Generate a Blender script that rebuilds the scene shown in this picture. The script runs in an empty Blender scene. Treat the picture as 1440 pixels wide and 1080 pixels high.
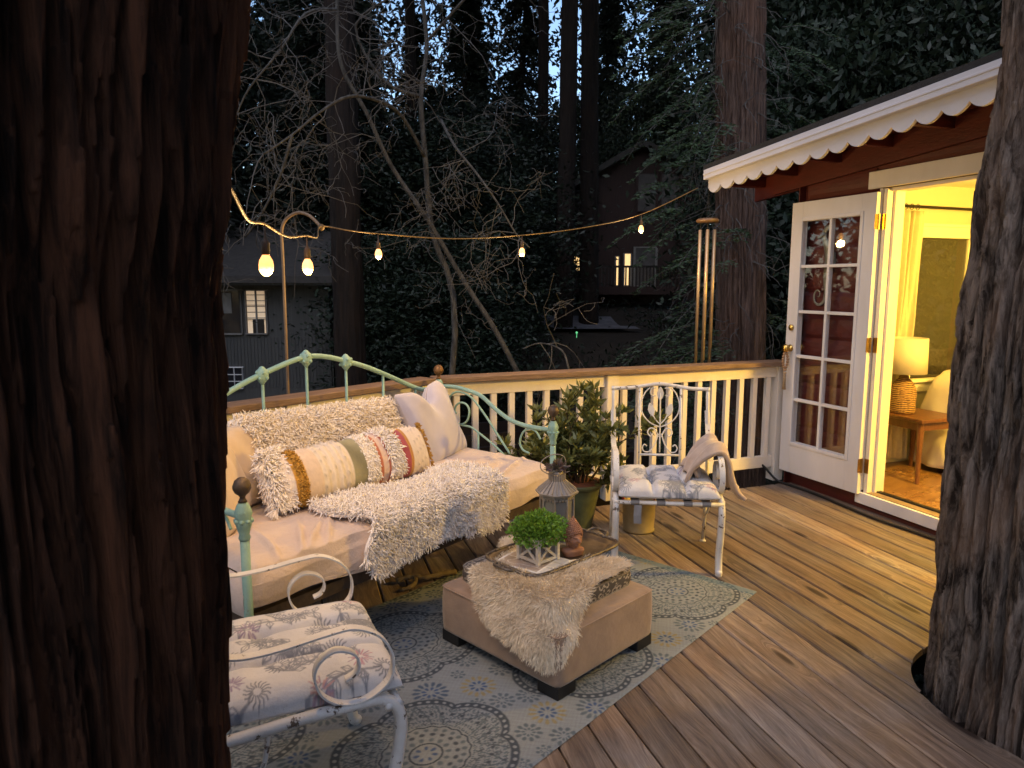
SUN_EL, SUN_ROT, SKY = 30, 200, .088      # low dusk sun behind the camera for the sky
SUN, SUN_EL2, SUN_ANG = .68, 48, 70      # the same light as one broad soft sun
ROOM, EXPO = 140, 1.5
BULB, BULBW, LITW = .85, 6, .42
import bpy, math, random
import numpy as np
from mathutils import Vector, Matrix, noise
C = bpy.context.scene.collection
R = math.radians
rng = random.Random(7)
nr = np.random.default_rng(11)

# ------------------------------------------------------------------ helpers
class MB:
    """collects vertices, faces and vertex colours, then links them as ONE mesh object"""
    def __init__(s): s.v, s.f, s.c = [], [], []
    def add(s, vs, fs, col=None):
        k = len(s.v); s.v += [tuple(p) for p in vs]
        s.f += [tuple(i + k for i in f) for f in fs]
        s.c += [col or (1, 1, 1)] * len(vs)
    def box(s, c, d, M=None, col=None):
        x, y, z = d[0]/2, d[1]/2, d[2]/2
        vs = [Vector((a*x, b*y, e*z)) for a in (-1, 1) for b in (-1, 1) for e in (-1, 1)]
        if M is not None: vs = [M @ v for v in vs]
        vs = [v + Vector(c) for v in vs]
        s.add(vs, [(0,1,3,2), (4,6,7,5), (0,4,5,1), (2,3,7,6), (0,2,6,4), (1,5,7,3)], col)
    def tube(s, pts, r, n=8, col=None, closed=False):
        P = [Vector(p) for p in pts]; m = len(P)
        rs = r if isinstance(r, (list, tuple)) else [r]*m
        T = []
        for i in range(m):
            a = P[(i-1) % m] if closed or i > 0 else P[i]
            b = P[(i+1) % m] if closed or i < m-1 else P[i]
            t = (b-a); T.append(t.normalized() if t.length > 1e-9 else Vector((0,0,1)))
        u = T[0].orthogonal().normalized(); vs = []
        for i in range(m):
            u = (u - T[i]*u.dot(T[i]))
            u = u.normalized() if u.length > 1e-6 else T[i].orthogonal().normalized()
            w = T[i].cross(u)
            for k in range(n):
                a = 2*math.pi*k/n
                vs.append(P[i] + (u*math.cos(a) + w*math.sin(a))*rs[i])
        fs = [(i*n+k, i*n+(k+1) % n, (i+1)*n+(k+1) % n, (i+1)*n+k) for i in range(m-1) for k in range(n)]
        if closed: fs += [((m-1)*n+k, (m-1)*n+(k+1) % n, (k+1) % n, k) for k in range(n)]
        else: fs += [tuple(range(n-1, -1, -1)), tuple((m-1)*n+k for k in range(n))]
        s.add(vs, fs, col)
    def band(s, pts, side, w, th, col=None):
        """flat strip swept along pts; side = width direction"""
        P = [Vector(p) for p in pts]; S = Vector(side).normalized(); m = len(P); vs = []
        for i in range(m):
            t = (P[min(i+1, m-1)] - P[max(i-1, 0)]).normalized(); n = t.cross(S).normalized()
            for a, b in ((-1,-1), (1,-1), (1,1), (-1,1)): vs.append(P[i] + S*(a*w/2) + n*(b*th/2))
        fs = [(i*4+k, i*4+(k+1) % 4, i*4+4+(k+1) % 4, i*4+4+k) for i in range(m-1) for k in range(4)]
        fs += [(3,2,1,0), tuple((m-1)*4+k for k in range(4))]
        s.add(vs, fs, col)
    def lathe(s, prof, c=(0,0,0), n=24, col=None, squash=None):
        vs, m = [], len(prof)
        for r, z in prof:
            for k in range(n):
                a = 2*math.pi*k/n; vs.append((c[0]+r*math.cos(a), c[1]+r*math.sin(a), c[2]+z))
        fs = [(i*n+k, i*n+(k+1) % n, (i+1)*n+(k+1) % n, (i+1)*n+k) for i in range(m-1) for k in range(n)]
        if prof[0][0] > 1e-4: fs.append(tuple(range(n-1, -1, -1)))
        if prof[-1][0] > 1e-4: fs.append(tuple((m-1)*n+k for k in range(n)))
        s.add(vs, fs, col)
    def ball(s, c, r, n=12, col=None):
        rr = r if isinstance(r, (tuple, list)) else (r, r, r); m = max(6, n//2); vs = []
        for i in range(m+1):
            t = math.pi*i/m
            for k in range(n):
                a = 2*math.pi*k/n
                vs.append((c[0]+rr[0]*math.sin(t)*math.cos(a), c[1]+rr[1]*math.sin(t)*math.sin(a), c[2]-rr[2]*math.cos(t)))
        s.add(vs, [(i*n+k, i*n+(k+1) % n, (i+1)*n+(k+1) % n, (i+1)*n+k) for i in range(m) for k in range(n)], col)
    def prism(s, poly, off, col=None):
        """poly: 3-D outline, off: extrusion vector"""
        n = len(poly); o = Vector(off)
        vs = [Vector(p) for p in poly]; vs += [p+o for p in vs[:n]]
        fs = [tuple(range(n-1, -1, -1)), tuple(range(n, 2*n))] + [(i, (i+1) % n, n+(i+1) % n, n+i) for i in range(n)]
        s.add(vs, fs, col)
    def grid(s, nu, nv, fn, col=None, wrap=False):
        vs = [fn(i/(nu-1), j/(nv-1)) for i in range(nu) for j in range(nv)]
        s.add(vs, [(i*nv+j, (i+1)*nv+j, (i+1)*nv+j+1, i*nv+j+1) for i in range(nu-1) for j in range(nv-1)], col)
    def build(s, name, m, parent=None, smooth=False, bevel=0, colors=False, solid=0):
        me = bpy.data.meshes.new(name); me.from_pydata(s.v, [], s.f); me.update()
        if colors:
            a = me.color_attributes.new('Col', 'FLOAT_COLOR', 'POINT')
            a.data.foreach_set('color', np.hstack([np.array(s.c, dtype=np.float32), np.ones((len(s.c), 1), np.float32)]).ravel())
        return link(name, me, m, parent, smooth, bevel, solid)

def link(name, me, m, parent=None, smooth=False, bevel=0, solid=0):
    o = bpy.data.objects.new(name, me); C.objects.link(o)
    if m: me.materials.append(m)
    if parent: o.parent = parent
    if smooth: me.polygons.foreach_set('use_smooth', [True]*len(me.polygons))
    if solid:
        d = o.modifiers.new('s', 'SOLIDIFY'); d.thickness = solid; d.offset = 0
    if bevel:
        d = o.modifiers.new('b', 'BEVEL'); d.width = bevel; d.segments = 2; d.limit_method = 'ANGLE'; d.angle_limit = R(40)
    return o

def quads(name, V, F, m, parent=None, smooth=False, col=None):
    """fast all-quad mesh from arrays"""
    me = bpy.data.meshes.new(name); V = np.asarray(V, np.float32); F = np.asarray(F, np.int32)
    me.vertices.add(len(V)); me.vertices.foreach_set('co', V.ravel())
    me.loops.add(F.size); me.loops.foreach_set('vertex_index', F.ravel())
    me.polygons.add(len(F)); me.polygons.foreach_set('loop_start', np.arange(len(F), dtype=np.int32)*4)
    me.update(calc_edges=True)
    if col is not None:
        a = me.color_attributes.new('Col', 'FLOAT_COLOR', 'POINT')
        a.data.foreach_set('color', np.hstack([np.asarray(col, np.float32), np.ones((len(V), 1), np.float32)]).ravel())
    return link(name, me, m, parent, smooth)

def unit(a): return a/np.maximum(np.linalg.norm(a, axis=-1, keepdims=True), 1e-9)

def leaves(P, D, L, W, up=None, bend=0.0):
    """kite-shaped leaves: base points P, directions D, lengths, widths -> V, F"""
    n = len(P); D = unit(D); up = nr.normal(size=(n, 3)) if up is None else up
    S = unit(np.cross(D, up)); N = np.cross(S, D)
    L = np.broadcast_to(L, (n,))[:, None]; W = np.broadcast_to(W, (n,))[:, None]
    M = P + D*L*.5
    V = np.stack([P, M - S*W/2 + N*bend*L, P + D*L, M + S*W/2 + N*bend*L], 1).reshape(-1, 3)
    return V, np.arange(4*n).reshape(-1, 4)

def strands(P, N, L, w, flow=None, curl=.6, droop=.3, k=4, jit=.5):
    """tapered ribbons growing from P along N (fur, shag yarn) -> V, F"""
    n = len(P); L = np.broadcast_to(L, (n,))[:, None]
    D = unit(N + nr.normal(size=(n, 3))*jit + (0 if flow is None else flow))
    B = nr.normal(size=(n, 3))*curl
    S = unit(np.cross(D, nr.normal(size=(n, 3)))); rows = []
    p = P.copy(); d = D.copy()
    for i in range(k):
        ww = w*(1 - .8*(i/(k-1))**1.5)
        rows += [p - S*ww/2, p + S*ww/2]
        p = p + d*L/(k-1); d = unit(d + B/(k-1) + np.array([0, 0, -droop])/(k-1))
    V = np.stack(rows, 1).reshape(-1, 3)
    base = (np.arange(n)*2*k)[:, None]
    F = np.concatenate([base + np.array([2*i, 2*i+1, 2*i+3, 2*i+2]) for i in range(k-1)], 0)
    return V, F

def yarn(P, N, L, r, flow=None, curl=1.5, droop=.5, k=5, jit=.5):
    """short round three-sided yarn loops growing from P along N -> V, F"""
    n = len(P); L = np.broadcast_to(L, (n,))[:, None]
    d = unit(N + nr.normal(size=(n, 3))*jit + (0 if flow is None else flow)); B = nr.normal(size=(n, 3))*curl; p = P.copy(); rows = []
    u = unit(np.cross(d, nr.normal(size=(n, 3))))
    for i in range(k):
        w = np.cross(d, u); rr = r*(1 if i < k-1 else .45)
        for a in (0, 2.0944, 4.1888): rows.append(p + (u*math.cos(a) + w*math.sin(a))*rr)
        p = p + d*L/(k-1); d = unit(d + B/(k-1) + np.array([0, 0, -droop])/(k-1)); u = unit(u - d*(u*d).sum(1, keepdims=True))
    V = np.stack(rows, 1).reshape(-1, 3); base = (np.arange(n)*3*k)[:, None]
    F = np.concatenate([base + np.array([3*i+j, 3*i+(j+1) % 3, 3*i+3+(j+1) % 3, 3*i+3+j]) for i in range(k-1) for j in range(3)], 0)
    return V, F

def sample(o_or_pts, faces, n):
    """area-weighted random points and normals on a list of polygons"""
    V = np.array(o_or_pts, float); T = []
    for f in faces:
        for i in range(1, len(f)-1): T.append((f[0], f[i], f[i+1]))
    T = np.array(T); A, B, D = V[T[:, 0]], V[T[:, 1]], V[T[:, 2]]
    N = np.cross(B-A, D-A); ar = np.linalg.norm(N, axis=1)
    i = nr.choice(len(T), n, p=ar/ar.sum()); r1 = np.sqrt(nr.random(n))[:, None]; r2 = nr.random(n)[:, None]
    return A[i]*(1-r1) + B[i]*r1*(1-r2) + D[i]*r1*r2, unit(N[i])

def smoothpts(pts, k=6):
    """Catmull-Rom through pts"""
    P = [Vector(p) for p in pts]; out = []
    for i in range(len(P)-1):
        a, b, c, d = P[max(i-1, 0)], P[i], P[i+1], P[min(i+2, len(P)-1)]
        for j in range(k):
            t = j/k
            out.append(.5*((2*b) + (c-a)*t + (2*a-5*b+4*c-d)*t*t + (3*b-a-3*c+d)*t**3))
    return out + [P[-1]]

def thing(name, label, cat, loc=(0,0,0), rz=0, group=None):
    o = bpy.data.objects.new(name, None); C.objects.link(o); o.location = loc; o.rotation_euler = (0, 0, R(rz))
    o.empty_display_size = .1
    return tag(o, label, cat, group)
def tag(o, label, cat, group=None):
    o['label'] = label; o['category'] = cat
    if group: o['group'] = group
    return o
def struct(o, kind='structure'): o['kind'] = kind; return o
def dup(o, loc=None, rz=None, label=None, parent=None):
    c = o.copy(); C.objects.link(c)
    if parent: c.parent = parent
    if loc is not None: c.location = loc
    if rz is not None: c.rotation_euler = (0, 0, R(rz))
    if label: c['label'] = label
    for ch in list(o.children): dup(ch, parent=c)
    return c

# ------------------------------------------------------------------ materials
def N(nt, t, **k):
    n = nt.nodes.new(t)
    for a, b in k.items():
        if a.startswith('i_'):
            key = a[2:].replace('_', ' ')
            n.inputs[int(key) if key.isdigit() else key].default_value = b
        else: setattr(n, a, b)
    return n
def ramp(nt, stops):
    n = nt.nodes.new('ShaderNodeValToRGB'); e = n.color_ramp.elements
    while len(e) < len(stops): e.new(.5)
    for i, (p, c) in enumerate(stops):
        e[i].position = p; e[i].color = (*c, 1) if len(c) == 3 else c
    return n
def newmat(name):
    m = bpy.data.materials.new(name); m.use_nodes = True; nt = m.node_tree
    return m, nt, nt.nodes['Principled BSDF'], nt.links.new

def mat(name, c1, c2=None, rough=.7, scale=8, stretch=(1,1,1), bump=.2, bscale=None, bdist=.01, metal=0, attr=False,
        chips=None, chipt=.62, chips_scale=14, spec=.4, detail=6, rnd=0, sheen=0, trans=0):
    m, nt, p, lk = newmat(name); c2 = c2 or tuple(x*.7 for x in c1)
    tc = N(nt, 'ShaderNodeTexCoord'); mp = N(nt, 'ShaderNodeMapping'); mp.inputs['Scale'].default_value = stretch
    lk(tc.outputs['Object'], mp.inputs[0])
    no = N(nt, 'ShaderNodeTexNoise', i_Scale=scale, i_Detail=detail, i_Roughness=.6); lk(mp.outputs[0], no.inputs['Vector'])
    rp = ramp(nt, [(.3, c2), (.7, c1)]); lk(no.outputs[0], rp.inputs[0]); col = rp.outputs[0]
    if attr:
        at = N(nt, 'ShaderNodeVertexColor', layer_name='Col'); mx = N(nt, 'ShaderNodeMix', data_type='RGBA', blend_type='MULTIPLY')
        mx.inputs[0].default_value = 1; lk(at.outputs[0], mx.inputs[6]); lk(col, mx.inputs[7]); col = mx.outputs[2]
    if chips:
        n2 = N(nt, 'ShaderNodeTexNoise', i_Scale=chips_scale, i_Detail=8, i_Roughness=.7); lk(tc.outputs['Object'], n2.inputs['Vector'])
        r2 = ramp(nt, [(chipt, (0,0,0)), (chipt+.03, (1,1,1))]); lk(n2.outputs[0], r2.inputs[0])
        mx = N(nt, 'ShaderNodeMix', data_type='RGBA'); lk(r2.outputs[0], mx.inputs[0]); lk(col, mx.inputs[6]); mx.inputs[7].default_value = (*chips, 1); col = mx.outputs[2]
    if rnd:
        oi = N(nt, 'ShaderNodeObjectInfo'); mr = N(nt, 'ShaderNodeMapRange'); mr.inputs[3].default_value = 1-rnd; mr.inputs[4].default_value = 1+rnd
        lk(oi.outputs['Random'], mr.inputs[0]); hs = N(nt, 'ShaderNodeHueSaturation'); lk(mr.outputs[0], hs.inputs['Value']); lk(col, hs.inputs['Color']); col = hs.outputs[0]
    lk(col, p.inputs['Base Color']); p.inputs['Roughness'].default_value = rough; p.inputs['Metallic'].default_value = metal
    p.inputs['Specular IOR Level'].default_value = spec
    if sheen: p.inputs['Sheen Weight'].default_value = sheen
    if bump:
        n3 = N(nt, 'ShaderNodeTexNoise', i_Scale=bscale or scale*3, i_Detail=8, i_Roughness=.65); lk(mp.outputs[0], n3.inputs['Vector'])
        b = N(nt, 'ShaderNodeBump', i_Strength=bump, i_Distance=bdist); lk(n3.outputs[0], b.inputs['Height']); lk(b.outputs[0], p.inputs['Normal'])
    if trans:
        tr = N(nt, 'ShaderNodeBsdfTranslucent'); lk(col, tr.inputs[0]); ms = N(nt, 'ShaderNodeMixShader', i_Fac=trans)
        lk(p.outputs[0], ms.inputs[1]); lk(tr.outputs[0], ms.inputs[2]); lk(ms.outputs[0], nt.nodes['Material Output'].inputs[0])
    return m

def glow(name, col, strength):
    m, nt, p, lk = newmat(name)
    p.inputs['Base Color'].default_value = (.8,.7,.5,1); p.inputs['Emission Color'].default_value = (*col, 1); p.inputs['Emission Strength'].default_value = strength
    return m

def deckwood(name, ang, lo, mi, hi, gx=1.3, gy=42, rough=.5, grey=.5):
    """weathered planks: grain runs along the board, knots bend it, each board its own tone"""
    m, nt, p, lk = newmat(name)
    tc = N(nt, 'ShaderNodeTexCoord'); at = N(nt, 'ShaderNodeVertexColor', layer_name='Col'); sp = N(nt, 'ShaderNodeSeparateColor'); lk(at.outputs[0], sp.inputs[0])
    mp = N(nt, 'ShaderNodeMapping'); mp.inputs['Rotation'].default_value = (0, 0, R(ang)); lk(tc.outputs['Object'], mp.inputs[0])
    sx = N(nt, 'ShaderNodeSeparateXYZ'); lk(mp.outputs[0], sx.inputs[0])
    def M(op, a, b, c=None):
        n = N(nt, 'ShaderNodeMath', operation=op)
        for i, x in enumerate((a, b, c)):
            if x is None: continue
            if isinstance(x, (int, float)): n.inputs[i].default_value = x
            else: lk(x, n.inputs[i])
        return n.outputs[0]
    X = M('ADD', sx.outputs[0], M('MULTIPLY', sp.outputs[0], 37.)); Y = M('ADD', sx.outputs[1], M('MULTIPLY', sp.outputs[1], 11.)); Z = sx.outputs[2]
    def vec(a, b, c):
        n = N(nt, 'ShaderNodeCombineXYZ')
        for i, x in enumerate((a, b, c)):
            if isinstance(x, (int, float)): n.inputs[i].default_value = x
            else: lk(x, n.inputs[i])
        return n.outputs[0]
    vo = N(nt, 'ShaderNodeTexVoronoi', i_Scale=1., i_Randomness=1.); lk(vec(M('MULTIPLY', X, 1.5), M('MULTIPLY', Y, 6.5), 0.), vo.inputs['Vector'])
    kn = N(nt, 'ShaderNodeMapRange', interpolation_type='SMOOTHSTEP'); lk(vo.outputs['Distance'], kn.inputs[0])
    for i, v in ((1, .30), (2, .02), (3, 0.), (4, 1.)): kn.inputs[i].default_value = v
    wn = N(nt, 'ShaderNodeTexNoise', i_Scale=1., i_Detail=2); lk(vec(M('MULTIPLY', X, 1.1), M('MULTIPLY', Y, 5.), 0.), wn.inputs['Vector'])
    gyv = M('ADD', M('MULTIPLY', Y, gy), M('ADD', M('MULTIPLY', kn.outputs[0], 5.), M('MULTIPLY', wn.outputs[0], 5.)))
    g1 = N(nt, 'ShaderNodeTexNoise', i_Scale=1., i_Detail=5, i_Roughness=.55); lk(vec(M('MULTIPLY', X, gx), gyv, M('MULTIPLY', Z, 40.)), g1.inputs['Vector'])
    g2 = N(nt, 'ShaderNodeTexNoise', i_Scale=1., i_Detail=6, i_Roughness=.7); lk(vec(M('MULTIPLY', X, gx*6), M('MULTIPLY', gyv, 4.), Z), g2.inputs['Vector'])
    bl = N(nt, 'ShaderNodeTexNoise', i_Scale=2.2, i_Detail=5, i_Roughness=.6); lk(mp.outputs[0], bl.inputs['Vector'])
    gr = M('ADD', M('MULTIPLY', g1.outputs[0], .52), M('MULTIPLY', g2.outputs[0], .48))
    rp = ramp(nt, [(.36, lo), (.5, mi), (.64, hi)]); lk(gr, rp.inputs[0])
    gy_ = N(nt, 'ShaderNodeMix', data_type='RGBA'); rb = ramp(nt, [(.42, (0,0,0)), (.68, (grey,)*3)]); lk(bl.outputs[0], rb.inputs[0])
    lk(rb.outputs[0], gy_.inputs[0]); lk(rp.outputs[0], gy_.inputs[6])
    bw = N(nt, 'ShaderNodeHueSaturation', i_Saturation=.45, i_Value=1.1); lk(rp.outputs[0], bw.inputs['Color']); lk(bw.outputs[0], gy_.inputs[7])
    kc = N(nt, 'ShaderNodeMix', data_type='RGBA'); kr = ramp(nt, [(.5, (0,0,0)), (.85, (1,1,1))]); lk(kn.outputs[0], kr.inputs[0])
    lk(kr.outputs[0], kc.inputs[0]); lk(gy_.outputs[2], kc.inputs[6]); kc.inputs[7].default_value = (lo[0]*.5, lo[1]*.45, lo[2]*.45, 1)
    tn = N(nt, 'ShaderNodeMapRange'); lk(sp.outputs[2], tn.inputs[0]); tn.inputs[3].default_value = .62; tn.inputs[4].default_value = 1.22
    hs = N(nt, 'ShaderNodeHueSaturation'); lk(tn.outputs[0], hs.inputs['Value']); lk(kc.outputs[2], hs.inputs['Color'])
    lk(hs.outputs[0], p.inputs['Base Color'])
    rr = N(nt, 'ShaderNodeMapRange'); lk(bl.outputs[0], rr.inputs[0]); rr.inputs[3].default_value = rough-.12; rr.inputs[4].default_value = rough+.2; lk(rr.outputs[0], p.inputs['Roughness'])
    b = N(nt, 'ShaderNodeBump', i_Strength=.5, i_Distance=.004); lk(gr, b.inputs['Height']); lk(b.outputs[0], p.inputs['Normal'])
    return m

M_white = mat('white paint', (.78,.76,.75), (.66,.64,.63), .5, 5, (1,1,.3), .12, 40, chips=(.42,.36,.3), chipt=.7, chips_scale=9)
M_rail = mat('cream rail paint', (.8,.73,.65), (.68,.61,.53), .55, 4, (1,1,.4), .2, 30, chips=(.4,.34,.27), chipt=.68, chips_scale=7)
M_trim = mat('door frame paint', (.74,.69,.6), (.63,.57,.48), .5, 4, (1,1,.3), .15, 30, chips=(.3,.22,.15), chipt=.72, chips_scale=8)
M_red = mat('red siding paint', (.1,.014,.01), (.065,.01,.008), .55, 6, (1,1,3), .3, 30)
M_iron = mat('chipped white iron', (.72,.7,.68), (.56,.53,.5), .5, 10, (1,1,1), .5, 60, .006, chips=(.11,.075,.05), chipt=.595, chips_scale=24)
M_mint = mat('mint green iron', (.28,.44,.37), (.18,.32,.3), .55, 9, (1,1,1), .5, 60, .006, chips=(.2,.12,.07), chipt=.63, chips_scale=30)
M_brass = mat('old brass', (.42,.27,.1), (.24,.15,.06), .35, 20, metal=.9, bump=.1)
M_bright_brass = mat('bright brass', (.8,.55,.16), (.65,.42,.12), .25, 20, metal=1, bump=.05)
M_black = mat('black rubber', (.012,.012,.013), rough=.5, bump=0)
M_darkwood = mat('dark brown wood', (.016,.011,.009), (.01,.007,.006), .4, 6, (1,1,6), .2)
M_fascia = mat('eave white paint', (.6,.605,.66), (.53,.535,.59), .5, 3, bump=.06)
M_door = mat('door white paint', (.7,.68,.68), (.6,.58,.57), .42, 4, (1,1,.3), .1, 40)
M_roof = mat('roof felt', (.03,.03,.032), (.02,.02,.02), .9, 30, bump=.5)
M_sill = mat('worn sill wood', (.3,.22,.14), (.18,.12,.07), .6, 4, (1,12,12), .2)
M_floor = deckwood('oak floor', 70, (.2,.1,.04), (.34,.17,.06), (.45,.25,.1), 1.5, 20, .25, .1)
M_room = mat('sage room paint', (.55,.54,.42), (.53,.52,.4), .6, 2, bump=.02)
M_ceil = mat('ceiling paint', (.7,.68,.6), rough=.7, bump=0, c2=(.68,.66,.58))
M_roomtrim = mat('room trim paint', (.75,.72,.62), (.72,.69,.6), .4, bump=.02)
M_curtain = mat('curtain linen', (.75,.68,.5), (.66,.6,.44), .8, 30, bump=.1, trans=.3)
M_tablewood = mat('walnut table', (.15,.06,.025), (.08,.03,.013), .35, 5, (6,6,1), .15)
M_linen = mat('cream linen', (.66,.6,.52), (.6,.54,.46), .85, 10, bump=.15, sheen=.2)
M_shade = mat('lamp shade cloth', (.75,.7,.6), (.72,.67,.57), .8, 60, bump=.08, trans=.35)
M_pewter = mat('pewter', (.3,.31,.28), (.16,.17,.15), .5, 20, metal=.6, bump=.3)
M_bead = mat('wood beads', (.42,.26,.14), (.3,.17,.09), .5, 20, bump=.1)
M_cord = mat('tan twine', (.45,.33,.2), (.33,.23,.13), .9, 60, bump=.4)
def glassmat(name, tint=(1,1,1), refl=.06):
    m, nt, p, lk = newmat(name); nt.nodes.remove(p)
    t = N(nt, 'ShaderNodeBsdfTransparent'); t.inputs[0].default_value = (*tint, 1)
    g = N(nt, 'ShaderNodeBsdfGlossy'); g.inputs['Roughness'].default_value = .02
    ge = N(nt, 'ShaderNodeNewGeometry'); dp = N(nt, 'ShaderNodeVectorMath', operation='DOT_PRODUCT'); lk(ge.outputs['Normal'], dp.inputs[0]); lk(ge.outputs['Incoming'], dp.inputs[1])
    def mm_(op, a, b):
        n = N(nt, 'ShaderNodeMath', operation=op)
        for i, x in enumerate((a, b)):
            if isinstance(x, (int, float)): n.inputs[i].default_value = x
            elif x is not None: lk(x, n.inputs[i])
        return n.outputs[0]
    # Schlick reflectance of a thin pane, the same from both sides
    ad = mm_('ADD', mm_('MULTIPLY', mm_('POWER', mm_('SUBTRACT', 1., mm_('ABSOLUTE', dp.outputs['Value'], None)), 5.), 1-refl), refl)
    mx = N(nt, 'ShaderNodeMixShader'); lk(ad, mx.inputs[0]); lk(t.outputs[0], mx.inputs[1]); lk(g.outputs[0], mx.inputs[2]); lk(mx.outputs[0], nt.nodes['Material Output'].inputs[0])
    return m
M_glass = glassmat('window glass'); M_glass2 = glassmat('bedroom window glass', (.75,.75,.7), .12)
def wicker():
    m, nt, p, lk = newmat('woven wicker'); tc = N(nt, 'ShaderNodeTexCoord')
    a = N(nt, 'ShaderNodeTexNoise', i_Scale=60, i_Detail=3); mp = N(nt, 'ShaderNodeMapping'); mp.inputs['Scale'].default_value = (1,1,.35)
    lk(tc.outputs['Object'], mp.inputs[0]); lk(mp.outputs[0], a.inputs['Vector'])
    w_ = N(nt, 'ShaderNodeTexWave', bands_direction='Z', i_Scale=22, i_Distortion=4); lk(tc.outputs['Object'], w_.inputs['Vector'])
    mu = N(nt, 'ShaderNodeMath', operation='MULTIPLY'); lk(a.outputs[0], mu.inputs[0]); lk(w_.outputs['Fac'], mu.inputs[1])
    r = ramp(nt, [(.12, (.08,.035,.012)), (.4, (.45,.26,.1))]); lk(mu.outputs[0], r.inputs[0]); lk(r.outputs[0], p.inputs['Base Color']); p.inputs['Roughness'].default_value = .7
    b = N(nt, 'ShaderNodeBump', i_Strength=1, i_Distance=.006); lk(mu.outputs[0], b.inputs['Height']); lk(b.outputs[0], p.inputs['Normal']); return m
M_wicker = wicker()
# ------------------------------------------------------------------ camera, sky, sun
scene = bpy.context.scene
cam = bpy.data.cameras.new('camera'); cam_o = bpy.data.objects.new('camera', cam); C.objects.link(cam_o)
cam_o.location = (0, 0, 1.54); cam_o.rotation_euler = (R(82), 0, 0)
cam.sensor_width = 36; cam.lens = 25; cam.clip_start = .05; cam.clip_end = 500
cam.dof.use_dof = True; cam.dof.focus_distance = 3.6; cam.dof.aperture_fstop = 10
scene.camera = cam_o
w = bpy.data.worlds.new('World'); scene.world = w; w.use_nodes = True
nt = w.node_tree; bg = nt.nodes['Background']
sky = nt.nodes.new('ShaderNodeTexSky'); sky.sky_type = 'NISHITA'; sky.sun_disc = False
sky.sun_elevation = R(SUN_EL); sky.sun_rotation = R(SUN_ROT); sky.air_density = 1.0; sky.dust_density = .3; sky.ozone_density = 2.2
nt.links.new(sky.outputs[0], bg.inputs[0]); bg.inputs[1].default_value = SKY
sl = bpy.data.lights.new('sun', 'SUN'); sl.energy = SUN; sl.angle = R(SUN_ANG); sl.color = (1., .91, .94)
so = bpy.data.objects.new('sun', sl); C.objects.link(so)
d = Vector((math.sin(R(SUN_ROT))*math.cos(R(SUN_EL2)), math.cos(R(SUN_ROT))*math.cos(R(SUN_EL2)), math.sin(R(SUN_EL2))))
so.rotation_euler = d.to_track_quat('Z', 'Y').to_euler()
scene.view_settings.view_transform = 'Standard'; scene.view_settings.look = 'None'; scene.view_settings.exposure = EXPO
scene.cycles.use_denoising = True
scene.cycles.max_bounces = 8; scene.cycles.transparent_max_bounces = 12; scene.cycles.sample_clamp_indirect = 6

# ------------------------------------------------------------------ ground far below the deck
def terrain(x, y):
    # falls away behind the rail, then rises to the wooded slope
    f = max(0, min(1, (y-7)/14)); f = f*f*(3-2*f)
    z = -2.3 + 2.6*f + .09*max(0, y-21)
    z -= max(0, min(1.6, (-x-2)*.22))*max(0, min(1, (22-y)/6))
    return z + .25*noise.noise((x*.3, y*.3, 0))
g = MB(); n = 70
g.grid(n, n, lambda u, v: ((u-.5)*120, -30+v*110, terrain((u-.5)*120, -30+v*110)))
M_ground = mat('forest floor', (.035,.025,.016), (.018,.014,.01), .9, 2, bump=.6, bscale=12, bdist=.05)
struct(g.build('ground', M_ground, smooth=True))

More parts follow.
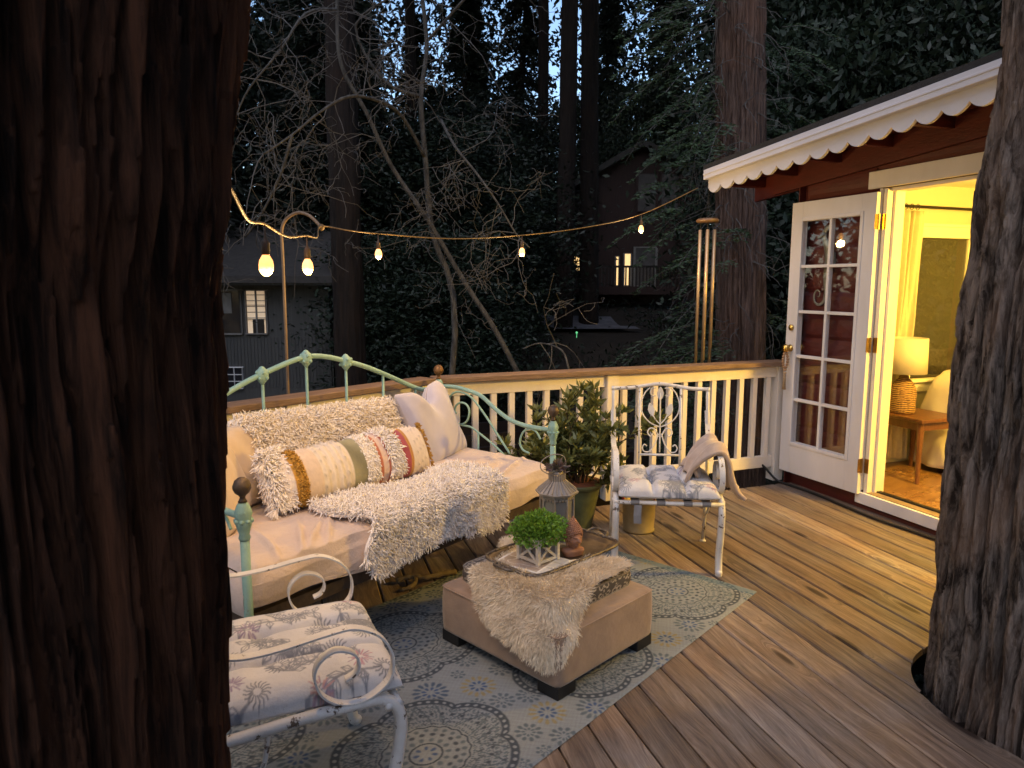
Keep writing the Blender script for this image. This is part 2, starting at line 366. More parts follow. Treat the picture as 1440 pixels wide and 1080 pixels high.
# ------------------------------------------------------------------ deck
BD = Vector((math.cos(R(-73)), math.sin(R(-73)), 0)); BN = Vector((BD.y*-1, BD.x, 0))       # board run, across
WD = Vector((math.cos(R(-70)), math.sin(R(-70)), 0)); WN = Vector((WD.y, -WD.x, 0))          # cabin wall run, outward
W0 = Vector((2.215, 5.416, 0))
LD = Vector((math.cos(R(49.6)), math.sin(R(49.6)), 0)); RD = Vector((math.cos(R(21.1)), math.sin(R(21.1)), 0))
RC = Vector((-.485, 4.456, 0))                                                              # inner rail corner
TREE = Vector((2.03, 2.46, 0)); HR = .475
def tline(P, Dv, s):
    # parameter t where board line s*BN + t*BD crosses the line P + k*Dv
    nrm = Vector((-Dv.y, Dv.x, 0)); return (P - BN*s).dot(nrm)/BD.dot(nrm)
deck = MB(); pitch = .1435; gap = .0075
for k in range(-30, 24):
    s0 = .6535 + k*pitch; s1 = s0 + pitch - gap; lanes = 12 if s0 > 1.5 else 1
    col = (rng.random(), rng.random(), rng.random())
    for li in range(lanes):
        a = s0 + (s1-s0)*li/lanes; b = s0 + (s1-s0)*(li+1)/lanes
        def ends(s):
            back = max(tline(RC + RD.cross(Vector((0,0,-1)))*-.06, RD, s), tline(RC + LD.cross(Vector((0,0,-1)))*-.06, LD, s))
            return back, back + 9.
        segs = []
        def span(s):
            t0, t1 = ends(s); cs = TREE.dot(BN); ct = TREE.dot(BD); q = HR*HR - (s-cs)**2
            return (t0, t1, None) if q <= 0 else (t0, t1, (ct-math.sqrt(q), ct+math.sqrt(q)))
        A, B = span(a), span(b)
        if (BN*((a+b)/2)).dot(BN) > (W0 - WN*.05).dot(BN) + 3: continue
        ca, cb = A[2], B[2]
        if ca is None and cb is None: segs = [((A[0], A[1]), (B[0], B[1]))]
        else:
            mid = TREE.dot(BD); ca = ca or (mid, mid); cb = cb or (mid, mid)
            segs = [((A[0], ca[0]), (B[0], cb[0])), ((ca[1], A[1]), (cb[1], B[1]))]
        for (ta, tb), (ua, ub) in segs:
            e = .006
            z0, z1 = -.028, 0
            def P(s, t, z): q = BN*s + BD*t; return (q.x, q.y, z)
            la = a + (e if li == 0 else 0); lb = b - (e if li == lanes-1 else 0)
            prof = [(a, z0, ta, tb), (a, z1-e if li == 0 else z1, ta, tb), (la, z1, ta, tb), (lb, z1, ua, ub), (b, z1-e if li == lanes-1 else z1, ua, ub), (b, z0, ua, ub)]
            vs = [P(s, t0, z) for s, z, t0, t1 in prof] + [P(s, t1, z) for s, z, t0, t1 in prof]
            deck.add(vs, [(i, i+1, i+7, i+6) for i in range(5)] + [(5, 0, 6, 11), (0,5,4,3,2,1), (6,7,8,9,10,11)], col)
M_deck = deckwood('weathered deck boards', 73, (.07,.045,.032), (.18,.121,.083), (.3,.218,.155), 1.3, 30, .52, .85)
struct(deck.build('deck', M_deck, colors=True))
j = MB()   # joists under the boards so the gaps read dark
for k in range(-4, 16):
    c = BD*(-5.4 + k*.6); j.box((c.x, c.y, -.14), (6.4, .05, .2), Matrix.Rotation(R(17), 3, 'Z'))
struct(j.build('deck_joists', M_darkwood))

# ------------------------------------------------------------------ railing: two runs
def railing(P0, Dv, L, posts, label, first, end_gap=(0, 0)):
    ang = math.degrees(math.atan2(Dv.y, Dv.x)); t = thing('deck_railing', label, 'railing', P0, ang)
    # local x along the rail, y outward, z up; inner face of the posts at y=0.02
    m = MB()
    m.box((L/2, .065, .932), (L, .15, .036)); c = m
    c.build('top_cap', M_cap, t, bevel=.005)
    px = sorted(posts)
    for k, x in enumerate(px):
        q = MB(); q.box((x, .065, .455), (.09, .088, .912)); q.build('post', M_rail, t, bevel=.003)
    for a, b in zip([0]+px, px+[L]):
        if a == 0 and px[0] < .06: continue
        a2, b2 = a + (.047 if a else 0), b - (.047 if b != L else 0)
        if b2-a2 < .08: continue
        q = MB(); q.box(((a2+b2)/2, .065, .868), (b2-a2, .04, .088)); q.build('top_rail', M_rail, t, bevel=.003)
        q = MB(); q.box(((a2+b2)/2, .065, .155), (b2-a2, .04, .09)); q.build('bottom_rail', M_rail, t, bevel=.003)
        nb = max(1, round((b2-a2)/.128)); 
        for i in range(nb):
            x = a2 + (b2-a2)*(i+.5)/nb
            if first[0] is None:
                q = MB(); q.box((0, 0, .512), (.039, .036, .622)); first[0] = q.build('baluster', M_rail, t, bevel=.002); first[0].location = (x, .065, 0)
            else:
                o = first[0].copy(); C.objects.link(o); o.parent = t; o.location = (x, .065, 0); o.rotation_euler = (0, 0, R(rng.uniform(-3, 3)))
    return t
M_cap = mat('bare weathered rail cap', (.26,.17,.115), (.11,.062,.038), .6, 5, (1.5,18,18), .35, 20, .006)
fb = [None]
railing(RC, RD, 2.83, [.045, 1.29, 2.785], 'cream slatted deck railing behind the iron chair and potted shrub', fb)
Ls = RC - LD*3.6
railing(Ls, LD, 3.6, [.05, 1.3, 2.6, 3.55], 'cream slatted deck railing behind the green iron daybed', fb)
# ------------------------------------------------------------------ cabin with its open bedroom (local x along the wall towards us, y outward over the deck, z up)
cab = thing('cabin', 'dark red cabin with scalloped white eave and an open doorway into a yellow lit bedroom', 'cabin', W0, -70)
# local +y = rotate(+90) of (-70deg) = 20deg -> points INTO the cabin; outward is -y
DX0, DX1, DZ0, DZ1 = .70, 2.30, .10, 2.16       # doorway
CL, CD, CZ = 5.2, 3.4, 2.30                     # cabin length, depth, ceiling
def siding(m, x0, x1, z0, z1, y=0.):
    z = z0; h = .17
    while z < z1 - .01:
        t = min(z+h, z1); n = 6; row = []
        for x in (x0, x1):
            for i in range(n+1):
                u = i/n; row.append((x, y - .004 - .020*math.sin(math.pi*min(1, u*1.0))**.5*(1 if 0 < u < 1 else 0), z + (t-z)*u))
        m.add(row, [(i, n+1+i, n+2+i, i+1) for i in range(n)])
        z = t
wl = MB()
def ezw(x): return 2.41 + (x+.62)*math.tan(R(4.2)) - .032
siding(wl, 0, DX0-.09, -.05, ezw(0)); siding(wl, DX0-.09, DX1+.09, 2.275, ezw(.7)); siding(wl, DX0-.09, DX1+.09, -.05, .03); siding(wl, DX1+.09, CL, -.05, ezw(2.4))
wl.box((DX0/2-.02, .05, 1.2), (DX0-.05, .1, 2.46)); wl.box(((DX1+.09+CL)/2, .05, 1.27), (CL-DX1-.1, .1, 2.6)); wl.box(((DX0+DX1)/2, .05, 2.32), (DX1-DX0+.1, .098, .3))
for a_, b_, c_, d_ in ((-.001, .98, -.03, 2.43), (1.60, CD, -.03, 2.43), (.98, 1.60, -.03, .78), (.98, 1.60, 1.90, 2.43)): wl.box((-.004, (a_+b_)/2, (c_+d_)/2), (.1, b_-a_, d_-c_))   # end wall round its window
wl.build('wall', M_red, cab)
q = MB(); q.box((-.056, -.01, 1.2), (.012, .09, 2.44)); q.build('corner_board', M_red, cab, bevel=.003)
# roof, eave and scalloped fascia: the eave rises gently towards us
sl_ = math.tan(R(4.2)); ov = .45
def ez(x): return 2.41 + (x+.62)*sl_
x0, x1 = -.64, CL
f = MB(); out = []; pitchs = .158; xs = x0
top = lambda x: ez(x) - .012
poly = []
kx = x0; nsc = int((x1-x0)/pitchs)
for k in range(nsc):
    for i in range(9):
        u = i/8; x = x0 + (k+u)*pitchs; poly.append((x, ez(x) - .108 - .046*math.sin(math.pi*u)**.8))
lo = [(x, -ov, z) for x, z in poly]; hi = [(x, -ov, top(x)) for x, z in poly]; nn = len(poly)
vs = lo + hi + [(x, y+.022, z) for x, y, z in lo] + [(x, y+.022, z) for x, y, z in hi]
fs = []
for i in range(nn-1): fs += [(i, i+1, nn+i+1, nn+i), (2*nn+i+1, 2*nn+i, 3*nn+i, 3*nn+i+1), (i+1, i, 2*nn+i, 2*nn+i+1)]
fs += [(0, nn, 3*nn, 2*nn)]
f.add(vs, fs); f.build('scalloped_fascia', M_fascia, cab)
def eave(m, y0, y1, za, zb, xa=x0, xb=x1):
    m.add([(xa,y0,ez(xa)+za),(xb,y0,ez(xb)+za),(xb,y1,ez(xb)+za),(xa,y1,ez(xa)+za),(xa,y0,ez(xa)+zb),(xb,y0,ez(xb)+zb),(xb,y1,ez(xb)+zb),(xa,y1,ez(xa)+zb)],
          [(3,2,1,0),(4,5,6,7),(0,1,5,4),(1,2,6,5),(2,3,7,6),(3,0,4,7)])
q = MB(); eave(q, -ov-.05, -ov-.003, -.045, .03); eave(q, -ov-.055, -ov-.05, -.012, .002); q.build('gutter', M_fascia, cab, bevel=.004)
q = MB(); eave(q, -ov+.024, CD+.4, -.03, .0); q.build('soffit', M_red, cab)
for k in range(9):
    x = x0 + .12 + k*.42; q = MB(); q.box((x, -.22, ez(x)-.07), (.045, .42, .075)); q.build('rafter_tail', M_red, cab)
q = MB(); eave(q, -.06, -.026, -.2, -.032, x0+.3); q.build('frieze_board', M_red, cab)
q = MB(); eave(q, -.003, .03, -.2, -.034, x0+.01, -.02); eave(q, -.4, .03, -.09, -.033, x0+.005, x0+.028); q.build('barge_board', M_red, cab)
q = MB(); eave(q, -ov-.04, CD+.5, .034, .07, x0-.02); q.build('roof', M_roof, cab)
# door casing and threshold
q = MB(); q.box(((DX0+DX1)/2-.01, -.03, DZ1+.058), (DX1-DX0+.24, .03, .112)); q.build('door_header', M_trim, cab, bevel=.004)
q = MB(); q.box((DX0-.03, -.022, 1.145), (.022, .024, 2.03)); q.box((DX0+.005, .0, 1.13), (.03, .06, 2.05)); q.box((DX0+.03, .06, 1.13), (.022, .08, 2.05)); q.box((DX1-.01, .03, 1.13), (.04, .12, 2.05))
q.box(((DX0+DX1)/2, .05, DZ1-.012), (DX1-DX0, .1, .024)); q.build('door_frame', M_trim, cab, bevel=.003)
q = MB(); q.box(((DX0+DX1)/2-.01, -.035, .077), (DX1-DX0+.1, .028, .078)); q.build('threshold_board', M_white, cab, bevel=.003)
q = MB(); q.box(((DX0+DX1)/2, .03, .112), (DX1-DX0-.02, .12, .02)); q.build('sill', M_sill, cab, bevel=.003)
q = MB(); q.box(((DX0+DX1)/2, .055, .126), (DX1-DX0-.02, .035, .012)); q.build('sill_seal', M_black, cab)
# door leaf folded back against the wall: hinge at x=DX0, swung ~176 deg
leaf = bpy.data.objects.new('door', None); C.objects.link(leaf); leaf.parent = cab
hx = Vector((2.40+.02, 4.81-.04, 0)); loc_h = Matrix.Rotation(R(70), 3, 'Z') @ (hx - W0)
leaf.location = (loc_h.x, -.052, .105); leaf.rotation_euler = (0, 0, R(180 + 2.9))   # local +x runs from hinge to knob, back towards the far corner
LW, LH, T = .735, 2.03, .042
dl = MB(); gl, gr_, gb, gt = .115, LW-.105, .235, LH-.135     # glass field
for c_, d_ in (((.115/2, 0, LH/2), (.115, T, LH)), (((LW+gr_)/2, 0, LH/2), (LW-gr_, T, LH)), (((gl+gr_)/2, 0, gb/2), (gr_-gl, T-.001, gb)), (((gl+gr_)/2, 0, (LH+gt)/2), (gr_-gl, T-.001, LH-gt))): dl.box(c_, d_)
dl.build('stiles_and_rails', M_door, leaf, bevel=.002)
mu = MB(); wd_ = .022
mu.box(((gl+gr_)/2, 0, (gb+gt)/2), (wd_, .036, gt-gb))
for i in range(1, 5):
    z = gb + (gt-gb)*i/5; mu.box((gl+(gr_-gl)*.25-wd_/4, 0, z), ((gr_-gl)/2-wd_/2, .034, wd_)); mu.box((gl+(gr_-gl)*.75+wd_/4, 0, z), ((gr_-gl)/2-wd_/2, .034, wd_))
for sgn in (-1, 1):
    for c_, d_ in (((gl-.008, sgn*.021, (gb+gt)/2), (.026, .012, gt-gb+.042)), ((gr_+.008, sgn*.021, (gb+gt)/2), (.026, .012, gt-gb+.042)), (((gl+gr_)/2, sgn*.021, gb-.008), (gr_-gl-.01, .011, .026)), (((gl+gr_)/2, sgn*.021, gt+.008), (gr_-gl-.01, .011, .026))): mu.box(c_, d_)
mu.build('muntins', M_door, leaf, bevel=.003)
q = MB(); q.box(((gl+gr_)/2, 0, (gb+gt)/2), (gr_-gl, .005, gt-gb)); q.build('glass', M_glass, leaf)
for z, nm in ((1.11, 'deadbolt'), (.955, 'handle')):
    q = MB()
    r = .024 if nm == 'deadbolt' else .032
    def tr(x, y, z2): return (LW-.055 + x, y, z + z2)
    prof = [(.0, .0), (r*.85, .002), (r*.85, .008), (r*.35, .014), (r*.33, .026), (r*.8, .036), (r, .05), (r*.85, .064), (.0, .07)] if nm == 'handle' else [(.0,.0), (r, .002), (r*.95, .012), (r*.5, .018), (0, .02)]
    for sg in (1, -1):
        k0 = len(q.v); mm = len(prof); nn_ = 16
        vs = [tr(rr*math.cos(2*math.pi*k/nn_), sg*(T/2 + h), rr*math.sin(2*math.pi*k/nn_)) for rr, h in prof for k in range(nn_)]
        q.add(vs, [(i*nn_+k, i*nn_+(k+1) % nn_, (i+1)*nn_+(k+1) % nn_, (i+1)*nn_+k) for i in range(mm-1) for k in range(nn_)])
    q.build(nm, M_bright_brass, leaf, smooth=True)
for z, m_ in ((1.84, M_bright_brass), (1.03, M_brass), (.2, M_brass)):
    q = MB(); q.tube([(-.006, -.0, z-.05), (-.006, -.0, z+.05)], .007, 10)
    q.box((-.003, .016, z), (.003, .034, .095)); q.build('hinge', m_, leaf)
for z, m_ in ((1.945, M_bright_brass), (1.135, M_brass), (.305, M_brass)):
    q = MB(); q.box((DX0+.005, -.032, z), (.034, .004, .1)); q.build('hinge_plate', m_, cab)
# interior shell (inside faces)
iy0, iy1 = .1, CD; ix0, ix1 = .1, CL-.1
q = MB(); q.box(((ix0+ix1)/2, (iy0+iy1)/2, .1), (ix1-ix0, iy1-iy0, .03)); q.build('bedroom_floor', M_floor, cab)
q = MB()
wx0, wx1, wz0, wz1 = .98, 1.60, .78, 1.90          # bedroom window in the end wall (measured along the wall from the front)
def wallpiece(a0, a1, z0, z1): q.box((ix0-.02, (a0+a1)/2, (z0+z1)/2), (.04, a1-a0, z1-z0))
wy0, wy1 = wx0, wx1+.0
wallpiece(iy0, wy0, .1, CZ); wallpiece(wy1, CD, .1, CZ); wallpiece(wy0, wy1, .1, wz0); wallpiece(wy0, wy1, wz1, CZ)
q.box(((ix0+ix1)/2, CD-.02, 1.2), (ix1-ix0, .04, 2.2)); q.box((ix1-.02, CD/2, 1.2), (.04, CD-.1, 2.2))
q.box(((ix0+DX0)/2, .115, 1.2), (DX0-ix0-.02, .02, 2.2)); q.box(((DX1+ix1)/2, .115, 1.2), (ix1-DX1-.02, .02, 2.2)); q.box(((DX0+DX1)/2, .115, (DZ1+CZ)/2+.005), (DX1-DX0+.02, .018, CZ-DZ1))
q.build('bedroom_walls', M_room, cab)
q = MB(); q.box(((ix0+ix1)/2, (iy0+iy1)/2+.04, CZ+.02), (ix1-ix0, iy1-iy0, .04)); q.build('bedroom_ceiling', M_ceil, cab)
q = MB(); q.box((ix0+.012, (iy0+iy1)/2, .165), (.016, iy1-iy0-.1, .1)); q.build('baseboard', M_roomtrim, cab, bevel=.003)
wf = MB(); X_ = ix0+.012
wf.box((X_, (wy0+wy1)/2+.1, wz1+.045), (.03, wy1-wy0+.42, .09)); wf.box((X_+.012, (wy0+wy1)/2+.1, wz1+.095), (.05, wy1-wy0+.46, .022)); wf.box((X_, (wy0+wy1)/2+.1, wz0-.05), (.03, wy1-wy0+.42, .1)); wf.box((X_+.02, (wy0+wy1)/2+.1, wz0-.005), (.07, wy1-wy0+.42, .024))
wf.box((X_, wy0-.05, (wz0+wz1)/2), (.03, .1, wz1-wz0)); wf.box((X_, wy1+.05, (wz0+wz1)/2), (.032, .1, wz1-wz0))
wf.box((ix0-.03, wy1-.02, (wz0+wz1)/2), (.03, .04, wz1-wz0)); wf.box((ix0-.03, wy0+.02, (wz0+wz1)/2), (.03, .04, wz1-wz0))
win = wf.build('window', M_roomtrim, cab, bevel=.003)
q = MB(); q.box((ix0-.035, (wy0+wy1)/2, (wz0+wz1)/2), (.005, wy1-wy0, wz1-wz0)); q.build('pane', M_glass2, win)
q = MB(); q.tube([(ix0+.09, .3, 2.125), (ix0+.09, 2.6, 2.115)], .011, 8); q.build('curtain_rod', M_darkwood, cab)
# curtain: gathered cloth hung from rings
q = MB()
def cur(u, v):
    z = 2.09 - v*1.92; w_ = .17 + .03*v*v; y = .73 + .0*v + (u-.5)*w_*2*(1-.15*math.sin(v*3)); a = u*math.pi*9
    return (ix0 + .09 + .026*math.sin(a + .6*math.sin(v*5)) + .01*math.sin(a*2.3+v*9), y + .012*math.sin(a*.5+v*4), z)
q.grid(90, 40, cur)
cu = q.build('curtain', M_curtain, None, smooth=True, solid=.002); cu.parent = None
cu.matrix_world = Matrix.Translation(W0) @ Matrix.Rotation(R(-70), 4, 'Z')
tag(cu, 'gathered pale curtain hanging on a rod at the left of the bedroom window', 'curtain')
for i in range(5):
    q = MB(); y = .61 + i*.06; q.tube([(ix0+.09 + .016*math.cos(a), y, 2.118 + .022*math.sin(a)) for a in [k*math.pi/6 for k in range(12)]], .0025, 5, closed=True); q.build('curtain_ring', M_darkwood, cu)
CM = Matrix.Translation(W0) @ Matrix.Rotation(R(-70), 4, 'Z')
def cw(x, y, z=0): return CM @ Vector((x, y, z))
FZ = .115
# ceiling lamp that lights the bedroom
pl_ = bpy.data.lights.new('ceiling_lamp', 'POINT'); pl_.energy = ROOM; pl_.color = (1., .60, .085); pl_.shadow_soft_size = .12
po = bpy.data.objects.new('ceiling_lamp', pl_); C.objects.link(po); po.location = cw(2.3, .55, 1.95)
# side table
tb = thing('side_table', 'small brown wooden side table with splayed legs beside the bed', 'side table', (3.03, 5.22, FZ), -70)
q = MB(); q.box((0, 0, .455), (.42, .42, .028)); q.build('tabletop', M_tablewood, tb, bevel=.006)
q = MB()
for a, b in (((-.16, 0), (.03, .32)), ((.16, 0), (.03, .32)), ((0, -.16), (.32, .03)), ((0, .16), (.32, .03))): q.box((a[0], a[1], .41), (b[0], b[1], .06))
q.build('apron', M_tablewood, tb)
for a in (-1, 1):
    for b in (-1, 1):
        q = MB(); q.tube([(a*.2, b*.2, 0), (a*.15, b*.15, .44)], [.014, .026], 8); q.build('leg', M_tablewood, tb)
# lamp
lp = thing('table_lamp', 'table lamp with woven wicker bottle base and white drum shade on the side table', 'lamp', (2.93, 5.27, FZ+.47), 0)
q = MB(); q.lathe([(.0, 0), (.085, 0), (.09, .02), (.092, .15), (.085, .19), (.06, .235), (.035, .26), (.03, .28), (0, .28)], n=28)
q.build('base', M_wicker, lp, smooth=True)
q = MB(); q.lathe([(.012, .28), (.012, .5)], n=8); q.build('stem', M_brass, lp)
q = MB(); q.lathe([(.15, .30), (.143, .56), (.14, .56), (.147, .30)], n=36); q.build('lamp_shade', M_shade, lp, smooth=True)
# bed
bd = thing('bed', 'bed with rumpled cream comforter under the bedroom window', 'bed', cw(.2, .98, FZ), -70)
q = MB(); q.box((.95, .78, .3), (1.75, 1.4, .3)); q.build('mattress', M_linen, bd, bevel=.06)
q = MB(); q.box((.95, .78, .09), (1.7, 1.3, .16)); q.build('bed_base', M_darkwood, bd)
q = MB()
def comf(u, v):
    x = .02 + u*1.85; s_ = v*2.0; wr = .018*math.sin(x*19 + s_*3) + .012*math.sin(x*37 - s_*9 + 2)
    if s_ < .5: f = s_/.5; y = -.07*(1-f)**1.5 + wr*(1-f); z = .04 + .56*f
    elif s_ < .66: f = (s_-.5)/.16; y = .1*f*f; z = .60 + .10*math.sin(f*1.57)
    else: y = .1 + (s_-.66); z = .70 + wr*.7 + .04*math.sin(y*5+x*3)
    z += (.07*math.exp(-((x-.45)/.3)**2)) * min(1, max(0, (s_-.4)*4)); k_ = max(0, .12-x)/.12; z -= k_*.3*min(1, s_*2)
    return (x, y, max(.02, z))
q.grid(70, 60, comf); q.build('comforter', M_linen, bd, smooth=True, solid=.02)
# dark headboard/cabinet glimpsed through the glass is outside: leave the window dark
# seahorse ornament on the red wall behind the door glass
sh = thing('seahorse_ornament', 'pale metal seahorse hung on red siding behind the door glass', 'ornament', cw(.215, -.035, 1.42), -70)
q = MB()
pts = smoothpts([(.05,0,.50),(.02,0,.52),(-.01,0,.50),(-.015,0,.45),(.01,0,.40),(.035,0,.34),(.04,0,.27),(.03,0,.2),(.025,0,.13),(.03,0,.06),(.015,0,0),(-.03,0,-.03),(-.075,0,-.01),(-.085,0,.04),(-.06,0,.075),(-.03,0,.06),(-.035,0,.03),(-.05,0,.03)], 5)
rad = [(.012 + .028*math.exp(-((i/len(pts)-.33)/.16)**2) + .008*math.exp(-((i/len(pts)-.08)/.05)**2))*(1 if i < len(pts)*.55 else max(.35, 1.7-i/len(pts)*1.4)) for i in range(len(pts))]
q.tube([(p.x, p.y*.3, p.z) for p in pts], rad, 10)
q.v = [(x, y*.35, z) for x, y, z in q.v]
q.build('body', M_pewter, sh, smooth=True)
q = MB(); q.tube([(-.005,-.003,.48), (-.05,-.003,.455), (-.075,-.003,.45)], [.014,.008,.009], 8); q.build('snout', M_pewter, sh, smooth=True)
q = MB(); q.prism([(.06,-.006,.36), (.10,-.006,.34), (.105,-.006,.27), (.075,-.006,.24)], (0,.008,0))
for i in range(4): q.prism([(.02+i*.012,-.006,.52-i*.006), (.035+i*.012,-.006,.56-i*.02), (.04+i*.012,-.006,.515-i*.01)], (0,.008,0))
q.build('fin', M_pewter, sh)
# wooden prayer-bead tassel hanging from the door knob
kb = cab.matrix_basis @ leaf.matrix_basis @ Vector((LW-.055, T/2+.046, .95))
be = thing('bead_tassel', 'tan wooden bead loop with tassel hung on the door knob', 'beads', kb)
for s_ in (-1, 1):
    for i in range(8):
        q = MB(); q.ball((s_*.017*math.sin(math.pi*min(1,(i+.6)/8)), 0, -.018 - i*.02), .0115, 10); q.build('bead', M_bead, be, smooth=True)
q = MB(); q.ball((0,0,-.185), .013, 10); q.lathe([(.004,-.19),(.012,-.2),(.01,-.215),(.015,-.31),(.0,-.31)][::-1], n=12); q.build('tassel', M_cord, be, smooth=True)
q = MB(); q.tube([(-.012,0,-.01),(-.006,0,.02),(0,-.0,.03),(.006,0,.02),(.012,0,-.01)], .002, 5); q.build('string', M_cord, be)
# black cable along the wall
q = MB(); pts = smoothpts([(1.86,5.52,.22),(1.98,5.45,.12),(2.06,5.4,.03)] + [tuple(Vector((2.12,5.33,.012)) + Vector((.332,-.943,0))*k*.3 + Vector((.02*math.sin(k*1.7),0,0))) for k in range(8)], 5)
q.tube(pts, .009, 8); tag(q.build('cable', M_black, smooth=True), 'black cable running along the deck at the foot of the red wall', 'cable')
# ------------------------------------------------------------------ patterns painted into vertex colours (cloth prints)
def fnoise(x, y, s=1., seed=0):
    r = np.random.default_rng(seed); o = 0
    for k in range(6):
        a = r.random()*6.28; f = s*(.6+1.2*r.random()); o = o + np.sin(f*(x*math.cos(a)+y*math.sin(a)) + r.random()*6.28)
    return o/6
def paint(col, mask, c): m_ = np.clip(mask, 0, 1)[..., None]; return col*(1-m_) + np.array(c)*m_
def soft(d, w, e=.3): return np.clip((w - d)/(w*e) , 0, 1)
def segd(x, y, ax, ay, bx, by):
    dx, dy = bx-ax, by-ay; t = np.clip(((x-ax)*dx + (y-ay)*dy)/(dx*dx+dy*dy+1e-12), 0, 1)
    return np.hypot(x-ax-t*dx, y-ay-t*dy)

def rug_colours(x, y):
    """x along the rug, y across: scalloped medallions with chain borders, petal rosettes packed between"""
    base = np.array((.25,.268,.27)); col = np.ones(x.shape+(3,))*base
    G, DK, BL, YE = (.115,.14,.155), (.07,.082,.095), (.075,.11,.19), (.28,.235,.13)
    wv = 1 + .16*fnoise(x, y*3, 300, 3) + .10*fnoise(x, y, 9, 4) + .06*fnoise(x, y, 60, 5)
    px, py = .84, .62; rag = .006*fnoise(x, y, 120, 6)
    best = np.full(x.shape, 9.); X0 = np.zeros(x.shape); Y0 = np.zeros(x.shape)
    cen = [(.27 + i*px + (px/2 if j_ % 2 else 0), .30 + j_*py) for i in range(-1, 4) for j_ in range(-1, 3)]
    for cx, cy in cen:
        d_ = np.hypot((x-cx)/1.15, y-cy); m_ = d_ < best; best = np.where(m_, d_, best); X0 = np.where(m_, x-cx, X0); Y0 = np.where(m_, y-cy, Y0)
    th = np.arctan2(Y0, X0/1.15); r = best
    Rb = .268*(.90 + .15*np.abs(np.cos(3*th))**.6)
    ins = r < Rb - .016
    def ring(R0, n_, w, l, c_, ph=0, msk=None):
        nonlocal col
        a = (np.mod(th*n_/(2*math.pi) + ph, 1)-.5)*2*math.pi*np.maximum(R0, .01)/n_
        col = paint(col, soft(np.hypot(a/w, (r-R0)/l) + rag/w*.3, 1., .5)*(ins if msk is None else msk), c_)
    ring(.028, 7, .008, .012, BL); col = paint(col, soft(np.abs(r-.050), .004)*ins, DK); ring(.068, 14, .010, .013, G)
    ring(.096, 18, .012, .010, DK, .5); ring(.118, 24, .010, .011, G); col = paint(col, soft(np.abs(r-.136+.003*np.sin(18*th)), .0035)*ins, DK)
    # leaf filler: branching veins between the rings and the border
    fz = (r - .145)/np.maximum(Rb-.165, .02); zone = (fz > 0) & ins
    v1 = np.abs(np.sin(12*th + 3.2*fz*np.sign(np.sin(6*th)))); col = paint(col, (v1 < .20)*zone*.9, G)
    v2 = np.abs(np.sin(46*th + 9*fz)*np.cos(fz*14)); col = paint(col, (v2 > .62)*zone*.85, G)
    col = paint(col, (np.abs(fnoise(x, y, 150, 12)) < .07)*zone*.7, DK)
    ring(.205, 36, .009, .010, DK, .25); 
    band = np.abs(r-Rb); col = paint(col, soft(band + rag*.4, .017), DK)
    nl = 60; da = (np.mod(th*nl/(2*math.pi), 1)-.5)*2*math.pi*Rb/nl; col = paint(col, soft(np.hypot(da, (r-Rb)*1.1), .0088, .4), base*1.08)
    out = r > Rb + .018
    R_ = np.random.default_rng(77); pts = []
    for k in range(2600):
        p = (R_.random()*2.8, R_.random()*1.35); big = k < 260
        rad = .078 if big else (.055 if k < 1200 else .034)
        if min(math.hypot((p[0]-cx)/1.15, p[1]-cy) for cx, cy in cen) < .265+rad*.55: continue
        if any(math.hypot(p[0]-a, p[1]-b) < (rad+c)*.92 for a, b, c in pts): continue
        pts.append((p[0], p[1], rad))
    for k, (cx, cy, rad) in enumerate(pts):
        sx = slice(max(0, int((cx-.1)/2.75*x.shape[0])), int((cx+.1)/2.75*x.shape[0])+1); sy = slice(max(0, int((cy-.1)/1.31*x.shape[1])), int((cy+.1)/1.31*x.shape[1])+1)
        X1, Y1 = x[sx, sy]-cx, y[sx, sy]-cy
        if X1.size == 0: continue
        rr = np.hypot(X1, Y1); t1 = np.arctan2(Y1, X1); o_ = out[sx, sy]; sub = col[sx, sy]; rg = rag[sx, sy]
        n_ = 14 if rad > .07 else 10 if rad > .05 else 7; R1 = rad*.70
        a = (np.mod(t1*n_/(2*math.pi), 1)-.5)*2*math.pi*R1/n_; pet = soft(np.hypot(a/(R1*2.0/n_*1.2), (rr-R1)/(rad*.26)) + rg*20, 1., .4)
        yel = rad > .07 and k % 4 == 0
        sub = paint(sub, pet*o_, YE if yel else (G if k % 3 else (.085,.115,.16)))
        n2 = 8; R2 = rad*.32; a = (np.mod(t1*n2/(2*math.pi)+.3, 1)-.5)*2*math.pi*R2/n2
        sub = paint(sub, soft(np.hypot(a/(R2*.30), (rr-R2)/(rad*.17)), 1., .4)*o_, BL if rad > .07 else G)
        col[sx, sy] = sub
    return np.clip(col*wv[..., None], 0, 1)
RUGL, RUGW = 2.75, 1.31
nx, ny = 780, 375
gx_, gy_ = np.meshgrid(np.linspace(0, RUGL, nx), np.linspace(0, RUGW, ny), indexing='ij')
rc = rug_colours(gx_, gy_); e_ = np.minimum(np.minimum(gy_, RUGW-gy_), np.minimum(gx_, RUGL-gx_))
rc = paint(rc, soft(np.abs(gx_-.035), .03)*.55, (.09,.15,.2))
V = np.stack([gx_, gy_, .007 + .0012*fnoise(gx_, gy_, 14, 8) - .004*(e_ < .006)], -1).reshape(-1, 3)
ii = (np.arange(nx-1)[:, None]*ny + np.arange(ny-1)[None]).ravel(); F = np.stack([ii, ii+ny, ii+ny+1, ii+1], 1)
M_rug = mat('woven rug', (1,1,1), (.86,.86,.86), .95, 400, bump=.5, bscale=700, bdist=.002, attr=True, spec=.1)
rug = quads('rug', V, F, M_rug, smooth=True, col=rc.reshape(-1, 3)); rug.location = (1.238, 3.406, 0); rug.rotation_euler = (0, 0, R(-131.7)); rug.scale = (1, -1, 1)
